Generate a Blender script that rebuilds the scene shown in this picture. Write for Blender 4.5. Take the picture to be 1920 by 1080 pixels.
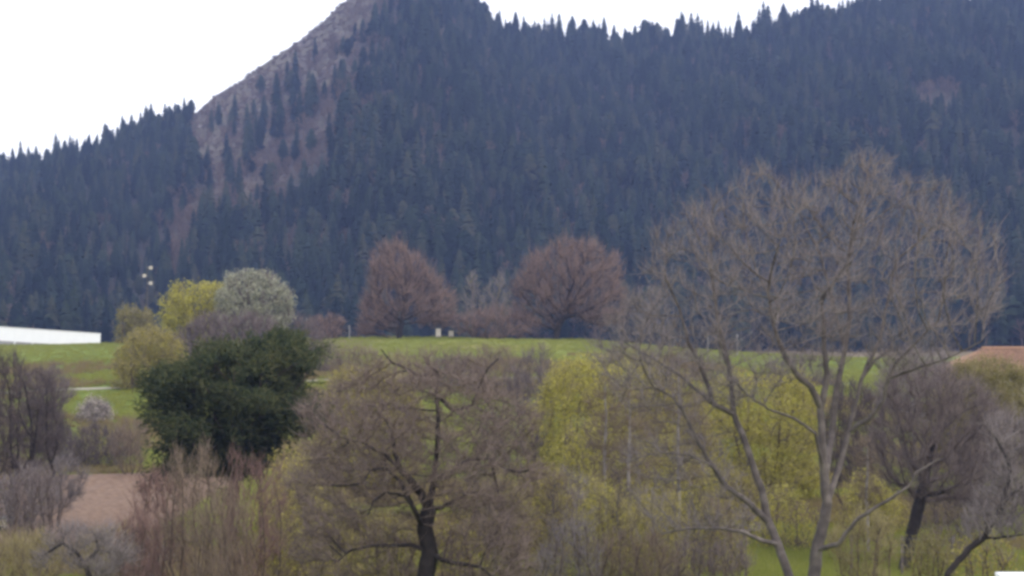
import bpy, math, random
import numpy as np
from mathutils import Vector

for o in list(bpy.data.objects):
    bpy.data.objects.remove(o)
scene = bpy.context.scene
COL = scene.collection
PI = math.pi

# ------------------------------------------------------------------ camera
F = 3583.0            # focal length in photograph pixels (1920 wide)
HZ = 600.0            # photograph row of the true horizon
CAMZ = 10.0
cam_d = bpy.data.cameras.new('camera')
cam = bpy.data.objects.new('camera', cam_d)
COL.objects.link(cam)
cam.location = (0, 0, CAMZ)
cam_d.sensor_width = 36.0
cam_d.lens = 36.0 * F / 1920.0
cam.rotation_euler = (PI / 2 + math.atan((HZ - 540.0) / F), 0, 0)
cam_d.clip_start = 0.5
cam_d.clip_end = 6000
scene.camera = cam

# ------------------------------------------------------------------ sky, sun, exposure
SUN_EL, SUN_AZ = math.radians(42), math.radians(140)      # azimuth clockwise from +Y: behind the viewer, to the right
w = bpy.data.worlds.new('World'); scene.world = w; w.use_nodes = True
nt = w.node_tree; nt.nodes.clear()
sky = nt.nodes.new('ShaderNodeTexSky'); sky.sky_type = 'NISHITA'; sky.sun_disc = False
sky.sun_elevation = SUN_EL; sky.sun_rotation = SUN_AZ; sky.dust_density = 5.0; sky.air_density = 1.0
mixn = nt.nodes.new('ShaderNodeMix'); mixn.data_type = 'RGBA'
mixn.inputs['Factor'].default_value = 0.86                # an even, bright overcast
mixn.inputs[7].default_value = (10.2, 10.3, 10.9, 1)
bg = nt.nodes.new('ShaderNodeBackground'); bg.inputs['Strength'].default_value = 0.13
out = nt.nodes.new('ShaderNodeOutputWorld')
nt.links.new(sky.outputs[0], mixn.inputs[6]); nt.links.new(mixn.outputs[2], bg.inputs['Color']); nt.links.new(bg.outputs[0], out.inputs[0])
sun_d = bpy.data.lights.new('sun', 'SUN'); sun_d.energy = 1.1; sun_d.angle = math.radians(16); sun_d.color = (1.0, 0.95, 0.88)
sun = bpy.data.objects.new('sun', sun_d); COL.objects.link(sun)
sv = Vector((math.sin(SUN_AZ) * math.cos(SUN_EL), math.cos(SUN_AZ) * math.cos(SUN_EL), math.sin(SUN_EL)))
sun.rotation_euler = sv.to_track_quat('Z', 'Y').to_euler(); sun.location = (60, -60, 120)
scene.view_settings.view_transform = 'Standard'; scene.view_settings.look = 'None'
scene.view_settings.exposure = 0.48; scene.view_settings.gamma = 1.0
scene.render.engine = 'CYCLES'
scene.cycles.filter_width = 3.3                           # a soft phone lens
scene.cycles.max_bounces = 5; scene.cycles.diffuse_bounces = 2; scene.cycles.transparent_max_bounces = 8
scene.cycles.volume_bounces = 0

# ------------------------------------------------------------------ materials
MATS = {}
def new_mat(name):
    m = bpy.data.materials.new(name); m.use_nodes = True
    m.node_tree.nodes.clear(); MATS[name] = m
    return m, m.node_tree
def node(t, typ, **kw):
    n = t.nodes.new(typ)
    for k, v in kw.items(): setattr(n, k, v)
    return n
def ramp(t, cols, pos=None):
    r = node(t, 'ShaderNodeValToRGB'); e = r.color_ramp.elements
    pos = pos or [i / (len(cols) - 1) for i in range(len(cols))]
    while len(e) < len(cols): e.new(0.5)
    for i, (c, p) in enumerate(zip(cols, pos)):
        e[i].position = p; e[i].color = (*c, 1)
    return r
def surface_out(t, col_socket, rough=0.9, translucent=0.0, bump=None):
    o = node(t, 'ShaderNodeOutputMaterial')
    if translucent > 0:
        d = node(t, 'ShaderNodeBsdfDiffuse'); tr = node(t, 'ShaderNodeBsdfTranslucent'); mx = node(t, 'ShaderNodeMixShader')
        mx.inputs[0].default_value = translucent
        t.links.new(col_socket, d.inputs[0]); t.links.new(col_socket, tr.inputs[0])
        t.links.new(d.outputs[0], mx.inputs[1]); t.links.new(tr.outputs[0], mx.inputs[2]); t.links.new(mx.outputs[0], o.inputs[0])
    else:
        p = node(t, 'ShaderNodeBsdfPrincipled'); p.inputs['Roughness'].default_value = rough
        p.inputs['Specular IOR Level'].default_value = 0.2
        t.links.new(col_socket, p.inputs['Base Color'])
        if bump: t.links.new(bump, p.inputs['Normal'])
        t.links.new(p.outputs[0], o.inputs[0])
def mat_varied(name, cols, scale=2.0, island=0.6, translucent=0.0, per_object=0.0, rough=0.9):
    """colour from a ramp, driven by noise in space, a random value per leaf or twig and a random value per plant"""
    m, t = new_mat(name)
    g = node(t, 'ShaderNodeNewGeometry'); tc = node(t, 'ShaderNodeTexCoord')
    n = node(t, 'ShaderNodeTexNoise'); n.inputs['Scale'].default_value = scale; n.inputs['Detail'].default_value = 3
    t.links.new(tc.outputs['Object'], n.inputs['Vector'])
    oi = node(t, 'ShaderNodeObjectInfo')
    a = node(t, 'ShaderNodeMath', operation='MULTIPLY'); a.inputs[1].default_value = island; t.links.new(g.outputs['Random Per Island'], a.inputs[0])
    b = node(t, 'ShaderNodeMath', operation='MULTIPLY_ADD'); b.inputs[1].default_value = per_object; t.links.new(oi.outputs['Random'], b.inputs[0]); t.links.new(a.outputs[0], b.inputs[2])
    c = node(t, 'ShaderNodeMath', operation='MULTIPLY_ADD'); c.inputs[1].default_value = max(0.1, 1.0 - island - per_object) * 1.6
    t.links.new(n.outputs['Fac'], c.inputs[0]); t.links.new(b.outputs[0], c.inputs[2])
    d = node(t, 'ShaderNodeMath', operation='SUBTRACT'); d.inputs[1].default_value = max(0.1, 1.0 - island - per_object) * 0.3; t.links.new(c.outputs[0], d.inputs[0])
    r = ramp(t, cols); t.links.new(d.outputs[0], r.inputs[0])
    surface_out(t, r.outputs[0], rough, translucent)
    return m

mat_varied('bark_grey', [(.04, .034, .034), (.105, .088, .084), (.225, .192, .175)], 3, 0.1)
mat_varied('bark_dark', [(.012, .010, .011), (.028, .023, .024), (.055, .046, .045)], 5, 0.15)
mat_varied('bark_brown', [(.06, .042, .034), (.12, .088, .07)], 5, 0.2)
mat_varied('bark_birch', [(.10, .085, .08), (.24, .215, .20), (.34, .31, .29)], 3.5, 0.1)
mat_varied('twig_grey', [(.068, .058, .060), (.16, .136, .134), (.29, .25, .235)], 1.0, 0.75)
mat_varied('twig_purple', [(.055, .042, .042), (.12, .094, .090), (.20, .16, .145)], 0.8, 0.75)
mat_varied('twig_brown', [(.065, .046, .036), (.15, .112, .083), (.24, .185, .13)], 0.8, 0.75)
mat_varied('twig_olive', [(.11, .09, .045), (.22, .185, .085), (.32, .27, .13)], 0.8, 0.7)
mat_varied('twig_mauve', [(.06, .045, .042), (.15, .113, .10), (.25, .198, .17)], 0.8, 0.75)
mat_varied('twig_dark', [(.03, .023, .024), (.07, .054, .054), (.13, .103, .097)], 0.8, 0.75)
mat_varied('twig_red', [(.075, .052, .047), (.16, .112, .097), (.26, .18, .15)], 0.6, 0.75)
mat_varied('twig_crimson', [(.065, .042, .038), (.14, .085, .074), (.23, .15, .122)], 0.6, 0.75)
mat_varied('leaf_yellow', [(.20, .18, .035), (.42, .385, .085), (.60, .56, .17)], 0.7, 0.5, 0.4)
mat_varied('leaf_gold', [(.18, .15, .045), (.34, .295, .08), (.50, .44, .15)], 0.7, 0.5, 0.4)
mat_varied('leaf_olive', [(.10, .09, .035), (.19, .17, .06), (.28, .25, .09)], 0.7, 0.5, 0.3)
mat_varied('leaf_pale', [(.19, .195, .13), (.36, .365, .26), (.54, .54, .43)], 0.8, 0.5, 0.3)
mat_varied('blossom', [(.20, .16, .14), (.42, .36, .32), (.65, .6, .56)], 1.2, 0.5, 0.3)
mat_varied('needles_pine', [(.014, .022, .017), (.042, .058, .032), (.10, .108, .048), (.17, .15, .075)], 1.0, 0.4, 0.2)
mat_varied('needles_spruce', [(.004, .008, .010), (.013, .022, .020), (.031, .044, .031), (.072, .066, .043)], 0.25, 0.12, 0.1, 0.7)
mat_varied('twig_hill', [(.07, .05, .043), (.13, .092, .075), (.20, .145, .11)], 0.3, 0.3, 0.1, 0.5)
mat_varied('bark_spruce', [(.04, .03, .025), (.08, .06, .05)], 1.0, 0.2)
mat_varied('concrete_pale', [(.22, .21, .2), (.34, .33, .32)], 1.5, 0.2)
mat_varied('paint_white', [(.72, .73, .77), (.82, .83, .86)], 0.4, 0.2)
mat_varied('paint_dirty', [(.20, .20, .21), (.32, .31, .31)], 0.4, 0.2)
mat_varied('steel_grey', [(.25, .25, .26), (.35, .35, .36)], 2, 0.2, rough=0.5)
mat_varied('stone_grey', [(.13, .115, .115), (.22, .19, .18), (.30, .27, .24)], 0.2, 0.3)
mat_varied('plaster', [(.42, .38, .32), (.55, .5, .43)], 0.8, 0.2)
mat_varied('tile_roof', [(.17, .09, .06), (.27, .165, .11), (.40, .22, .15)], 0.8, 0.6)
mat_varied('grass_blade', [(.13, .16, .03), (.23, .25, .055), (.32, .31, .09)], 0.15, 0.5, 0.2)
mat_varied('dry_grass', [(.13, .10, .05), (.22, .17, .08), (.30, .25, .13)], 0.3, 0.5, 0.2)

def ground_material():
    m, t = new_mat('meadow_grass')
    g = node(t, 'ShaderNodeNewGeometry')
    n1 = node(t, 'ShaderNodeTexNoise'); n1.inputs['Scale'].default_value = 0.045; n1.inputs['Detail'].default_value = 4
    n2 = node(t, 'ShaderNodeTexNoise'); n2.inputs['Scale'].default_value = 0.9; n2.inputs['Detail'].default_value = 5
    n3 = node(t, 'ShaderNodeTexNoise'); n3.inputs['Scale'].default_value = 6; n3.inputs['Detail'].default_value = 4
    for n in (n1, n2, n3): t.links.new(g.outputs['Position'], n.inputs['Vector'])
    r1 = ramp(t, [(.12, .165, .028), (.155, .21, .032), (.20, .215, .042), (.21, .18, .065)], [0.3, 0.48, 0.6, 0.75]); t.links.new(n1.outputs['Fac'], r1.inputs[0])
    r2 = ramp(t, [(.6, .6, .6), (1.15, 1.12, 1.05)], [0.3, 0.7]); t.links.new(n2.outputs['Fac'], r2.inputs[0])
    mx = node(t, 'ShaderNodeMix', data_type='RGBA', blend_type='MULTIPLY'); mx.inputs[0].default_value = 1.0
    t.links.new(r1.outputs[0], mx.inputs[6]); t.links.new(r2.outputs[0], mx.inputs[7])
    at = node(t, 'ShaderNodeAttribute', attribute_name='bare')
    brown = ramp(t, [(.10, .075, .045), (.19, .145, .08)]); t.links.new(n2.outputs['Fac'], brown.inputs[0])
    mx2 = node(t, 'ShaderNodeMix', data_type='RGBA'); t.links.new(at.outputs['Fac'], mx2.inputs[0])
    t.links.new(mx.outputs[2], mx2.inputs[6]); t.links.new(brown.outputs[0], mx2.inputs[7])
    bp = node(t, 'ShaderNodeBump'); bp.inputs['Strength'].default_value = 0.5; bp.inputs['Distance'].default_value = 0.1; t.links.new(n3.outputs['Fac'], bp.inputs['Height'])
    surface_out(t, mx2.outputs[2], 0.95, bump=bp.outputs[0])
ground_material()
def simple_noise_mat(name, cols, scale, pos=None, bump=0.5, dist=0.1, detail=6, stretch=(1, 1, 1)):
    m, t = new_mat(name)
    g = node(t, 'ShaderNodeNewGeometry'); mp = node(t, 'ShaderNodeMapping'); mp.inputs['Scale'].default_value = stretch
    n = node(t, 'ShaderNodeTexNoise'); n.inputs['Scale'].default_value = scale; n.inputs['Detail'].default_value = detail
    t.links.new(g.outputs['Position'], mp.inputs[0]); t.links.new(mp.outputs[0], n.inputs['Vector'])
    r = ramp(t, cols, pos); t.links.new(n.outputs['Fac'], r.inputs[0])
    bp = node(t, 'ShaderNodeBump'); bp.inputs['Strength'].default_value = bump; bp.inputs['Distance'].default_value = dist; t.links.new(n.outputs['Fac'], bp.inputs['Height'])
    surface_out(t, r.outputs[0], 0.95, bump=bp.outputs[0])
simple_noise_mat('soil', [(.10, .062, .042), (.165, .105, .072), (.22, .15, .105)], 2.5, [.3, .5, .7])
simple_noise_mat('track_gravel', [(.24, .22, .17), (.40, .37, .30)], 3.0)
def mountain_material():
    m, t = new_mat('mountain_side')
    g = node(t, 'ShaderNodeNewGeometry')
    n1 = node(t, 'ShaderNodeTexNoise'); n1.inputs['Scale'].default_value = 0.035; n1.inputs['Detail'].default_value = 7; n1.inputs['Roughness'].default_value = 0.65
    n2 = node(t, 'ShaderNodeTexNoise'); n2.inputs['Scale'].default_value = 0.2; n2.inputs['Detail'].default_value = 6
    for n in (n1, n2): t.links.new(g.outputs['Position'], n.inputs['Vector'])
    r1 = ramp(t, [(.062, .046, .041), (.082, .063, .053), (.105, .089, .062), (.125, .112, .10)], [.30, .45, .58, .72]); t.links.new(n1.outputs['Fac'], r1.inputs[0])
    r2 = ramp(t, [(.8, .8, .8), (1.15, 1.15, 1.15)], [.3, .7]); t.links.new(n2.outputs['Fac'], r2.inputs[0])
    mx = node(t, 'ShaderNodeMix', data_type='RGBA', blend_type='MULTIPLY'); mx.inputs[0].default_value = 1
    t.links.new(r1.outputs[0], mx.inputs[6]); t.links.new(r2.outputs[0], mx.inputs[7])
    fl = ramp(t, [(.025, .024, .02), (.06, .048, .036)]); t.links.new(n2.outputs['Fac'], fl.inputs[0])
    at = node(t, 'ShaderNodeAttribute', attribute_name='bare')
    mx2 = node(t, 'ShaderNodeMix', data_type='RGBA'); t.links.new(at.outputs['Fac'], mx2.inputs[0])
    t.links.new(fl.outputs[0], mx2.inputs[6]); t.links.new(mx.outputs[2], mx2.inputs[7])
    bp = node(t, 'ShaderNodeBump'); bp.inputs['Strength'].default_value = 0.3; bp.inputs['Distance'].default_value = 0.8; t.links.new(n2.outputs['Fac'], bp.inputs['Height'])
    surface_out(t, mx2.outputs[2], 0.95, bump=bp.outputs[0])
mountain_material()

# ------------------------------------------------------------------ mesh helpers
def mesh_from(name, V, polys_tri=None, polys_quad=None, mats=(), smooth=False, mat_idx=None):
    """V (n,3); triangles (m,3) and quads (k,4) as arrays, built without a Python loop"""
    me = bpy.data.meshes.new(name)
    V = np.asarray(V, np.float32)
    T = np.asarray(polys_tri if polys_tri is not None else np.zeros((0, 3)), np.int32).reshape(-1, 3)
    Q = np.asarray(polys_quad if polys_quad is not None else np.zeros((0, 4)), np.int32).reshape(-1, 4)
    me.vertices.add(len(V)); me.vertices.foreach_set('co', V.ravel())
    nl = T.size + Q.size
    me.loops.add(nl); me.loops.foreach_set('vertex_index', np.concatenate([T.ravel(), Q.ravel()]))
    me.polygons.add(len(T) + len(Q))
    ls = np.concatenate([np.arange(len(T)) * 3, T.size + np.arange(len(Q)) * 4]).astype(np.int32)
    me.polygons.foreach_set('loop_start', ls)
    for m in mats: me.materials.append(MATS[m])
    if smooth: me.polygons.foreach_set('use_smooth', np.ones(len(ls), bool))
    if mat_idx is not None: me.polygons.foreach_set('material_index', np.asarray(mat_idx, np.int32))
    me.update(calc_edges=True); me.validate()
    return me
def link(name, me, parent=None, loc=(0, 0, 0)):
    o = bpy.data.objects.new(name, me); COL.objects.link(o); o.location = loc
    if parent is not None: o.parent = parent
    return o
def tag(o, label, cat, group=None):
    o['label'] = label; o['category'] = cat
    if group: o['group'] = group
    return o
def thing(name, label, cat, loc=(0, 0, 0), group=None, rotz=0.0):
    o = link(name, None, None, loc); o.rotation_euler = (0, 0, rotz)
    return tag(o, label, cat, group)
class Geo:
    """boxes, prisms and tubes gathered into one part"""
    def __init__(s): s.v = []; s.f = []
    def box(s, x0, x1, y0, y1, z0, z1):
        b = len(s.v)
        s.v += [(x0, y0, z0), (x1, y0, z0), (x1, y1, z0), (x0, y1, z0), (x0, y0, z1), (x1, y0, z1), (x1, y1, z1), (x0, y1, z1)]
        s.f += [tuple(b + i for i in q) for q in ((0, 3, 2, 1), (4, 5, 6, 7), (0, 1, 5, 4), (1, 2, 6, 5), (2, 3, 7, 6), (3, 0, 4, 7))]
        return s
    def poly(s, pts):
        b = len(s.v); s.v += list(pts); s.f.append(tuple(range(b, b + len(pts)))); return s
    def tube(s, pts, rad, k=6):
        b = len(s.v); n = len(pts)
        for i, p in enumerate(pts):
            p = Vector(p); d = (Vector(pts[min(i + 1, n - 1)]) - Vector(pts[max(i - 1, 0)])).normalized()
            a = d.cross(Vector((0.31, 0.95, 0.1))).normalized(); c = d.cross(a)
            r = rad[i] if hasattr(rad, '__len__') else rad
            for j in range(k):
                q = p + (a * math.cos(2 * PI * j / k) + c * math.sin(2 * PI * j / k)) * r
                s.v.append(tuple(q))
        for i in range(n - 1):
            for j in range(k):
                s.f.append((b + i * k + j, b + i * k + (j + 1) % k, b + (i + 1) * k + (j + 1) % k, b + (i + 1) * k + j))
        s.f.append(tuple(b + j for j in reversed(range(k)))); s.f.append(tuple(b + (n - 1) * k + j for j in range(k)))
        return s
    def mesh(s, name, mat):
        me = bpy.data.meshes.new(name); me.from_pydata(s.v, [], s.f); me.materials.append(MATS[mat]); me.update(); return me
    def build(s, name, mat, parent=None, loc=(0, 0, 0)):
        return link(name, s.mesh(name, mat), parent, loc)

# ------------------------------------------------------------------ terrain
PY = [-80, 0, 20, 40, 52, 65, 75, 90, 128, 140, 165, 200, 232, 248, 300, 400, 480, 600]
PZ = [9.0, 8.3, 6.4, 3.7, 1.8, .5, -.1, -.1, 0, 1.2, 4.2, 6.2, 7.5, 7.6, 6.6, 2.5, 2.6, 3.0]
CX = [-400, -150, -63, -17, 9, 29, 62, 150, 400]
CZ = [4.5, 6.0, 6.75, 7.75, 7.5, 5.7, 4.3, 3.2, 3.0]
def wob(x, y):
    return (np.sin(x * .11 + 1.3) * np.cos(y * .083 + .4) + .5 * np.sin(x * .31 + y * .17) + .3 * np.sin(x * .7 - y * .53 + 2))
def meadow_z(x, y):
    z = np.interp(y, PY, PZ)
    fac = np.interp(x, CX, CZ) / 7.6
    fac = 1 + (fac - 1) * np.clip((y - 128) / 60, 0, 1) * np.clip((420 - y) / 80, 0, 1)
    z = np.where((y > 128), z * fac, z)
    return z + wob(x, y) * .10 * np.clip(np.abs(y - 40) / 40, .3, 1)
RX = [-1500, -700, -200, 0, 100, 200, 300, 370, 400, 450, 520, 560, 600, 640, 700, 800, 870, 900, 960, 1000, 1100, 1200, 1300, 1400, 1500, 1560, 1650, 1800, 1920, 2200, 2800, 3500]
RY = [520, 450, 385, 338, 312, 275, 245, 207, 180, 150, 100, 75, 42, 5, -35, -45, 0, 45, 66, 85, 88, 92, 92, 80, 66, 44, 20, 15, 20, 60, 200, 380]
DX = [-1500, 0, 370, 700, 900, 1300, 1920, 3500]
DR = [900, 880, 900, 960, 1000, 1010, 990, 950]
FOOT = 470.0
def mountain_z(x, y):
    yy = np.maximum(y, 300)
    px = 960 + F * x / yy
    dr = np.interp(px, DX, DR); ry = np.interp(px, RX, RY)
    zr = CAMZ + (HZ - ry) / F * dr
    t = (y - FOOT) / (dr - FOOT)
    up = 3.0 + (zr - 3.0) * np.clip(t, 0, 1) ** 1.12
    gul = (np.sin(x * .045 + .004 * y) * 4 + np.sin(x * .12 + y * .02 + 1) * 1.6 + np.sin(x * .31 - y * .13) * .6 + np.sin(y * .09 + x * .05) * 1.2)
    z = up + gul * np.clip(4 * t * (1 - t), 0, 1)
    back = zr - (y - dr) * .5
    z = np.where(t > 1, np.maximum(back, -15), z)
    return z
def ground_z(x, y):
    x = np.asarray(x, float); y = np.asarray(y, float)
    k = np.clip((y - FOOT) / 60, 0, 1)
    return meadow_z(x, y) * (1 - k) + mountain_z(x, y) * k
def gz(x, y): return float(ground_z(x, y))
def wx(px, d): return (px - 960.0) / F * d
def at(px, py, d): return np.array([wx(px, d), d, CAMZ + (HZ - py) / F * d])
def project(x, y, z): return 960 + F * x / y, HZ - F * (z - CAMZ) / y

def in_poly(P, x, y):
    x = np.asarray(x, float); y = np.asarray(y, float)
    ins = np.zeros(x.shape, bool); n = len(P)
    for i in range(n):
        x0, y0 = P[i]; x1, y1 = P[(i + 1) % n]
        if y0 == y1: continue
        c = ((y0 > y) != (y1 > y)) & (x < (x1 - x0) * (y - y0) / (y1 - y0) + x0)
        ins ^= c
    return ins
def dist_poly(P, x, y):
    d = np.full(np.shape(x), 1e9); n = len(P)
    for i in range(n):
        a = np.array(P[i], float); b = np.array(P[(i + 1) % n], float); ab = b - a
        t = np.clip(((x - a[0]) * ab[0] + (y - a[1]) * ab[1]) / (ab @ ab + 1e-9), 0, 1)
        d = np.minimum(d, np.hypot(x - a[0] - t * ab[0], y - a[1] - t * ab[1]))
    return d
SCREE = [(360, 195), (400, 170), (520, 90), (600, 30), (640, -20), (715, -40), (700, 50), (672, 105), (635, 165), (615, 225), (640, 262),
         (590, 310), (530, 350), (470, 390), (400, 385), (368, 330), (355, 260)]
PATCH = [[(315, 370), (375, 360), (405, 395), (375, 450), (345, 520), (315, 500), (320, 430)], [(400, 395), (450, 380), (470, 400), (430, 425)],
         [(480, 470), (520, 465), (520, 500), (485, 505)], [(770, 310), (830, 300), (835, 345), (790, 350)], [(1690, 180), (1780, 170), (1800, 210), (1720, 225)]]

def grid_sheet(name, xs, ys, zf, mat, attr=None, kind='structure', loc=None):
    X, Y = np.meshgrid(xs, ys); Z = zf(X, Y)
    nx, ny = len(xs), len(ys)
    V = np.stack([X.ravel(), Y.ravel(), Z.ravel()], 1)
    i = np.arange(nx - 1)[None, :] + np.arange(ny - 1)[:, None] * nx
    Q = np.stack([i, i + 1, i + nx + 1, i + nx], -1).reshape(-1, 4)
    me = mesh_from(name, V, None, Q, [mat], smooth=True)
    if attr is not None:
        a = me.attributes.new('bare', 'FLOAT', 'POINT'); a.data.foreach_set('value', attr(X, Y, Z).astype(np.float32).ravel())
    o = link(name, me); o['kind'] = kind
    return o
xs = np.unique(np.concatenate([np.arange(-760, -100, 12.), np.arange(-100, 100.1, 2.), np.arange(108, 761, 12.)]))
ys = np.unique(np.concatenate([np.arange(-80, 40, 5.), np.arange(40, 260, 1.5), np.arange(262, 480, 5.)])); ys = np.append(ys, 482.)
def meadow_bare(X, Y, Z):
    n = np.sin(X * .21 + np.sin(Y * .09) * 2) * np.sin(Y * .16 + X * .07) * .5 + .5
    px, py = project(X, np.maximum(Y, 20), Z)
    b = np.clip((n - .6) * 1.2, 0, .5) * np.where(Y > 130, .5, 1)
    b = np.where((Y > 205) & (px > 690), b * .1, b)                                   # fresh meadow on the rise
    b = np.maximum(b, np.where((px > 520) & (px < 760) & (Y > 150), .75 * np.clip((735 - px) / 60, 0, 1), 0))
    b = np.where((px < 330) & (Y > 150), b * .35, b)
    b = np.where((Y < 128), np.maximum(b, .08), b)
    b = np.maximum(b, np.where(Y > 400, 1, 0))
    return b
grid_sheet('ground', xs, ys, ground_z, 'meadow_grass', meadow_bare)
xs2 = np.unique(np.concatenate([np.arange(-760, -320, 15.), np.arange(-320, 320.1, 4.), np.arange(330, 761, 15.)]))
ys2 = np.concatenate([np.arange(482, 1060, 4.), np.arange(1064, 1300, 18.)])
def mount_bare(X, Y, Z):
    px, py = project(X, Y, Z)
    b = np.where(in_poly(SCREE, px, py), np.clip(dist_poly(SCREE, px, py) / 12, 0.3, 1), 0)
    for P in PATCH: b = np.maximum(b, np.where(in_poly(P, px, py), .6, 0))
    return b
grid_sheet('mountain', xs2, ys2, ground_z, 'mountain_side', mount_bare)

# ploughed field: furrowed soil a little above the turf
fx = np.arange(-34, -16.9, .2); fy = np.arange(84, 124.1, .5)
grid_sheet('ploughed_field', fx, fy, lambda X, Y: ground_z(X, Y) + .03 + .06 * np.abs(np.sin(X * 3.2 + Y * .4)) * np.clip(np.minimum(np.minimum(X + 34, -17 - X), np.minimum(Y - 84, 124 - Y)), 0, 1) - .05 * (np.minimum(np.minimum(X + 34, -17 - X), np.minimum(Y - 84, 124 - Y)) < .1), 'soil')
# farm track crossing the slope
tx = np.arange(-110, 60, 1.0)
def track_y(x): return np.interp(x, [-110, -45, -30, -10, 20, 60], [158, 162, 166, 174, 178, 182]) + np.sin(x * .15) * .6
TX = np.stack([tx] * 5); OFF = np.array([-.6, -.3, 0, .3, .6])[:, None]; TY = track_y(TX) + OFF
TZ = ground_z(TX, TY) + .05
V = np.stack([TX.ravel(), TY.ravel(), TZ.ravel()], 1); n = len(tx)
i = np.arange(n - 1)[None, :] + np.arange(4)[:, None] * n
o = link('farm_track', mesh_from('farm_track', V, None, np.stack([i, i + 1, i + n + 1, i + n], -1).reshape(-1, 4), ['track_gravel'], True)); o['kind'] = 'structure'

# ------------------------------------------------------------------ tree growing
def unit(v): return v / (np.linalg.norm(v, axis=-1, keepdims=True) + 1e-9)
def grow(paths, A, step, kill, rng, iters=90, trop=(0, 0, .12), jitter=.22, bend=.0):
    """space colonisation: paths = [(parent_path, parent_index, points)]; A = points of the crown to be reached"""
    P, par, lim = [], [], []
    starts = []
    for k, (pp, pi, pts, *_r) in enumerate(paths):
        prev = -1 if pp < 0 else starts[pp][pi]
        ids = []
        for j, p in enumerate(pts):
            p = np.asarray(p, float)
            if j == 0 and pp >= 0: ids.append(prev); continue
            if prev >= 0:
                q = P[prev]; L = np.linalg.norm(p - q); m = max(1, int(round(L / step)))
                for s in range(1, m):
                    P.append(q + (p - q) * s / m + rng.normal(0, step * .05, 3)); par.append(prev); lim.append(k); prev = len(P) - 1
            P.append(p); par.append(prev); lim.append(k); prev = len(P) - 1; ids.append(prev)
        starts.append(ids)
    n0 = len(P)
    P = np.array(P); par = list(par); lim = list(lim)
    A = np.asarray(A); alive = np.ones(len(A), bool)
    nd = np.full(len(A), 1e9); ni = np.zeros(len(A), int)
    def upd(new0):
        nonlocal nd, ni
        idx = np.nonzero(alive)[0]
        for c in range(0, len(idx), 800):
            ii = idx[c:c + 800]
            D = ((A[ii][:, None, :] - P[None, new0:, :]) ** 2).sum(-1)
            b = D.argmin(1); dm = np.sqrt(D[np.arange(len(ii)), b]); better = dm < nd[ii]
            nd[ii[better]] = dm[better]; ni[ii[better]] = b[better] + new0
    upd(0)
    trop = np.array(trop)
    stuck = {}
    for it in range(iters):
        alive &= nd > kill
        idx = np.nonzero(alive)[0]
        if len(idx) == 0: break
        u, inv = np.unique(ni[idx], return_inverse=True)
        S = np.zeros((len(u), 3)); np.add.at(S, inv, unit(A[idx] - P[ni[idx]]))
        ok = np.array([stuck.get(k, 0) < 3 for k in u])
        bad = np.isin(ni[idx], u[~ok]); alive[idx[bad]] = False
        if not ok.any(): break
        u, S = u[ok], S[ok]
        D = unit(unit(S) + trop + rng.normal(0, jitter, S.shape))
        new = P[u] + D * step
        for k in u: stuck[k] = stuck.get(k, 0) + 1
        n1 = len(P); P = np.concatenate([P, new]); par += list(u); lim += [-1] * len(u)
        upd(n1)
    par = np.array(par); lim = np.array(lim)
    # radii by the pipe model, main child, direction
    n = len(P); w = np.zeros(n); main = np.full(n, -1); best = np.zeros(n); leafw = 1.0
    kids = np.bincount(par[par >= 0], minlength=n)
    for i in range(n - 1, -1, -1):
        if kids[i] == 0: w[i] += leafw
        p = par[i]
        if p >= 0:
            w[p] += w[i]
            if w[i] > best[p]: best[p] = w[i]; main[p] = i
    for _ in range(6):                                    # straighten the grown wood
        f = (lim < 0) & (main >= 0); Q = P.copy(); Q[f] = .4 * P[f] + .3 * (P[par[f]] + P[main[f]]); P = Q
    return P, par, lim, w, main, kids, ni
def node_dirs(P, par):
    D = np.zeros_like(P); m = par >= 0
    D[m] = unit(P[m] - P[par[m]])
    for i in np.nonzero(~m)[0]:
        c = np.nonzero(par == i)[0]; D[i] = D[c[0]] if len(c) else (0, 0, 1)
    return D
def tubes(P, par, R, D, main, sel, k):
    """a tube of k sides for every selected node's edge to its parent"""
    e = np.nonzero(sel & (par >= 0))[0]
    if len(e) == 0: return np.zeros((0, 3)), np.zeros((0, 4), int)
    pa = par[e]
    is_main = main[pa] == e
    d1 = D[e]; d0 = np.where((is_main & (par[pa] >= 0))[:, None], D[pa], d1)
    r1 = R[e]; r0 = np.where(is_main, R[pa], np.minimum(R[pa], R[e] * 1.25))
    def ring(c, d, r):
        a = unit(np.cross(d, np.array([.31, .9, .12]))); b = np.cross(d, a)
        th = np.arange(k) * 2 * PI / k
        return c[:, None, :] + (a[:, None, :] * np.cos(th)[None, :, None] + b[:, None, :] * np.sin(th)[None, :, None]) * r[:, None, None]
    V = np.concatenate([ring(P[pa], d0, r0), ring(P[e], d1, r1)], 1).reshape(-1, 3)
    b = (np.arange(len(e)) * 2 * k)[:, None]; j = np.arange(k)[None, :]; j2 = (j + 1) % k
    Q = np.stack([b + j, b + j2, b + k + j2, b + k + j], -1).reshape(-1, 4)
    return V, Q
def slivers(B, D, L, Wd, rng):
    """thin three-sided tapered twigs from base points B along D"""
    n = len(B); a = unit(np.cross(D, rng.normal(0, 1, (n, 3)))); b = np.cross(D, a)
    th = np.array([0, 2.094, 4.189])
    ring = B[:, None, :] + (a[:, None, :] * np.cos(th)[None, :, None] + b[:, None, :] * np.sin(th)[None, :, None]) * np.reshape(Wd, (-1, 1, 1))
    tip = (B + D * np.reshape(L, (-1, 1)))[:, None, :]
    V = np.concatenate([ring, tip], 1).reshape(-1, 3); o = (np.arange(n) * 4)[:, None]
    T = np.concatenate([o + [0, 1, 3], o + [1, 2, 3], o + [2, 0, 3]], 0)
    return V, T
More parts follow.
